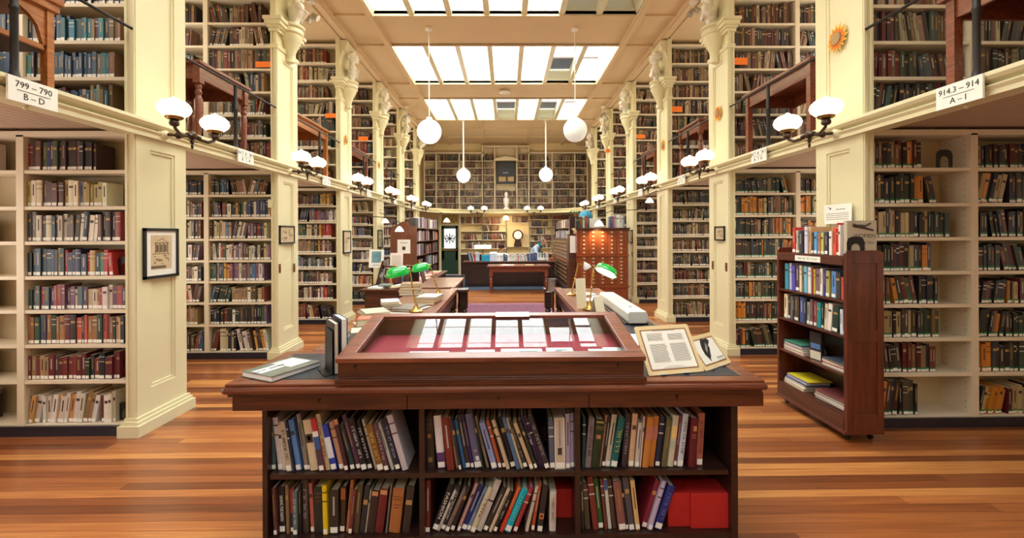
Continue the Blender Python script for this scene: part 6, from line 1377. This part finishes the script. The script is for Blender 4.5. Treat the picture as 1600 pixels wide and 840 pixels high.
BANDS = {'emblem': [(.55,.72,(60,40,44),.08,.92),(.60,.68,(196,120,90),.3,.7)], 'flag': [(0,.42,(70,60,70),0,1),(.42,.66,(50,90,150),0,1),(.66,.76,(225,225,225),0,1)], 'bluewhite': [(.27,.72,(214,218,232),0,1)], 'peachtop': [(.9,1,(196,140,110),0,1)],
 'spots': [(.60,.68,(150,100,60),.3,.7),(.12,.22,(130,100,66),.25,.75),(.86,.87,(110,90,60),0,1),(.78,.79,(110,90,60),0,1)], 'purplefoot': [(0,.30,(92,54,110),0,1),(.06,.14,(150,110,160),.2,.8)], 'cdlabel': [(.14,.22,(210,210,214),.35,.8),(.3,.34,(170,130,140),.3,.7)],
 'darkplate': [(.28,.42,(70,56,62),.3,.7),(0,1,(214,204,190),.88,1),(0,1,(214,204,190),0,.12),(.45,.95,(150,140,150),.4,.6)], 'goldspot': [(.93,.96,(190,166,90),.05,.95),(.84,.855,(150,136,70),.1,.9),(.80,.81,(150,136,70),.1,.9),(.60,.68,(190,120,80),.25,.75)],
 'mauveband': [(.55,.80,(178,112,92),0,1)], 'pastel': [(.55,.80,(226,196,130),.1,.9),(.35,.5,(170,180,160),.1,.9)], 'goldlabel': [(.74,.84,(190,140,80),.35,.8),(.65,.66,(180,130,80),.2,.8),(.6,.61,(180,130,80),.2,.8)], 'darkfoot': [(0,.45,(52,42,54),0,1)],
 'redrule': [(.86,.87,(140,80,50),.1,.9),(.78,.79,(140,80,50),.1,.9),(.68,.70,(120,50,40),.3,.7)], 'orangetop': [(.72,.97,(150,84,44),.05,.95)], 'tanpatch': [(.60,.70,(170,130,84),.1,.9)], 'peachpatch': [(.88,.98,(198,140,96),.1,.9)], 'brownrules': [(.80,.81,(90,50,30),.1,.9),(.74,.75,(90,50,30),.1,.9),(.62,.63,(90,50,30),.2,.8),(.56,.57,(90,50,30),.3,.7)],
 'inkmark': [(.58,.61,(50,46,46),0,1)], 'redfoot': [(0,.5,(206,56,40),0,1)], 'orangespot': [(.28,.40,(190,120,84),.1,.9),(.32,.36,(60,50,50),.3,.7)], 'bluewhitetop': [(.78,.98,(56,84,160),.1,.9)]}
for (lv, bay), lst in DB.items():
    zs_ = SU if lv == 'upper' else SL
    for i, (xb, xt, yt, yb, wp, col, st, deco) in enumerate(lst):
        a = atY(xb, yb, BYP); b = atY(xt, yt, BYP); dx = b.x-a.x; ang = math.atan2(dx, b.z-zs_); hgt = math.hypot(dx, b.z-zs_)*.985
        w_ = wp*BYP/F*math.cos(ang)*1.0
        ti = deco if isinstance(deco, tuple) else None
        bk = dict(M=Matrix.Translation((0, BYP-.005+R.uniform(-.012, .012), 0)), x=a.x-w_/2*math.cos(ang)-(0 if ang < 0 else 0), y=0, z=zs_, w=w_, h=hgt, d=R.uniform(.15, .19), a=ang, c=col, st=st, deco=R.random(), info=None)
        lean = ', leaning left' if ang < -.06 else (', leaning right' if ang > .06 else ', upright')
        book_obj(bk, '%s book%s, %s from left in %s %s desk compartment' % (cname(col), lean, nth(i+1), lv, bay), 'books in the exhibition desk', ti[0] if ti else None, ti[1] if ti else None, BANDS.get(deco) if isinstance(deco, str) else None)
for (xa, xb, ya, yb, Y, lab) in ((1080,1143,771,832,2.03,'large bright red box at the right end of the lower desk shelf'), (1044,1078.5,770,830,2.045,'narrower red box beside the large red one on the lower desk shelf'), (1066,1121,749,772,2.22,'dark red box standing at the back behind the two red boxes in the desk'), (869,897,764,800,2.12,'small red box behind the white catalogue in the lower middle compartment')):
    a = atY(xa, yb, Y); b = atY(xb, ya, Y); z0 = SL
    t = thing('box', lab, 'box', (a.x, Y, z0+.001), 0, 'red boxes in the desk')
    MB().box((0,0,0), (b.x-a.x, .13 if Y < 2.2 else .15, b.z-z0)).build('box_body', RED, t, bevel=.002)

# ------------------------------------------------------------------ shelved books: the largest ones singly, the rest together
N_SINGLE = 95
def size_px(b):
    p = b['M'].translation; c_ = b['M'] @ Vector((b['x'], b['y'], b['z'] + b['h']/2)); d = c_.y*cy + c_.x*sy_
    if d < .5: return 0
    px = 800 + F*(c_.x*cy - c_.y*sy_)/d; py = Y0 - F*(c_.z-EYE)/d
    if not (4 < px < 1590 and 4 < py < 836): return 0
    if 1205 < px < 1392 and 340 < py < 690: return 0
    if 340 < px < 1205 and 480 < py: return 0
    return b['w']*b['h']*(F/d)**2
cand = [b for b in ALLB if b['info'][1] == 0 and b['info'][4] is not None and b['info'][5] not in ('far wall', 'issue desk', 'cat', 'mid')]
cand.sort(key=size_px, reverse=True); single = [b for b in cand[:N_SINGLE] if size_px(b) > 0]; ids = set(id(b) for b in single)
for b in single:
    book_obj(b, '%s book, %s from left, %s' % (cname(b['c']), nth(b['n']), b['info'][5]), 'books in the nearest %s bookcase' % sname[b['info'][0]])
sb = MB()
for b in ALLB:
    if id(b) not in ids: stuff_book(sb, b)
o = sb.build('shelved_books', BOOK); tag(o, 'rows of smaller and farther books filling the bookcases on both storeys', 'books', None, 'stuff')

# lettering becomes plain geometry
bpy.context.view_layer.update()
dg = bpy.context.evaluated_depsgraph_get()
for o in [q for q in C.objects if q.type == 'FONT']:
    me = bpy.data.meshes.new_from_object(o.evaluated_get(dg)); me.name = 'lettering'
    if not me.materials: me.materials.append(o.data.materials[0])
    n = bpy.data.objects.new('lettering', me); C.objects.link(n); n.parent = o.parent; n.matrix_basis = o.matrix_basis.copy()
    bpy.data.objects.remove(o)
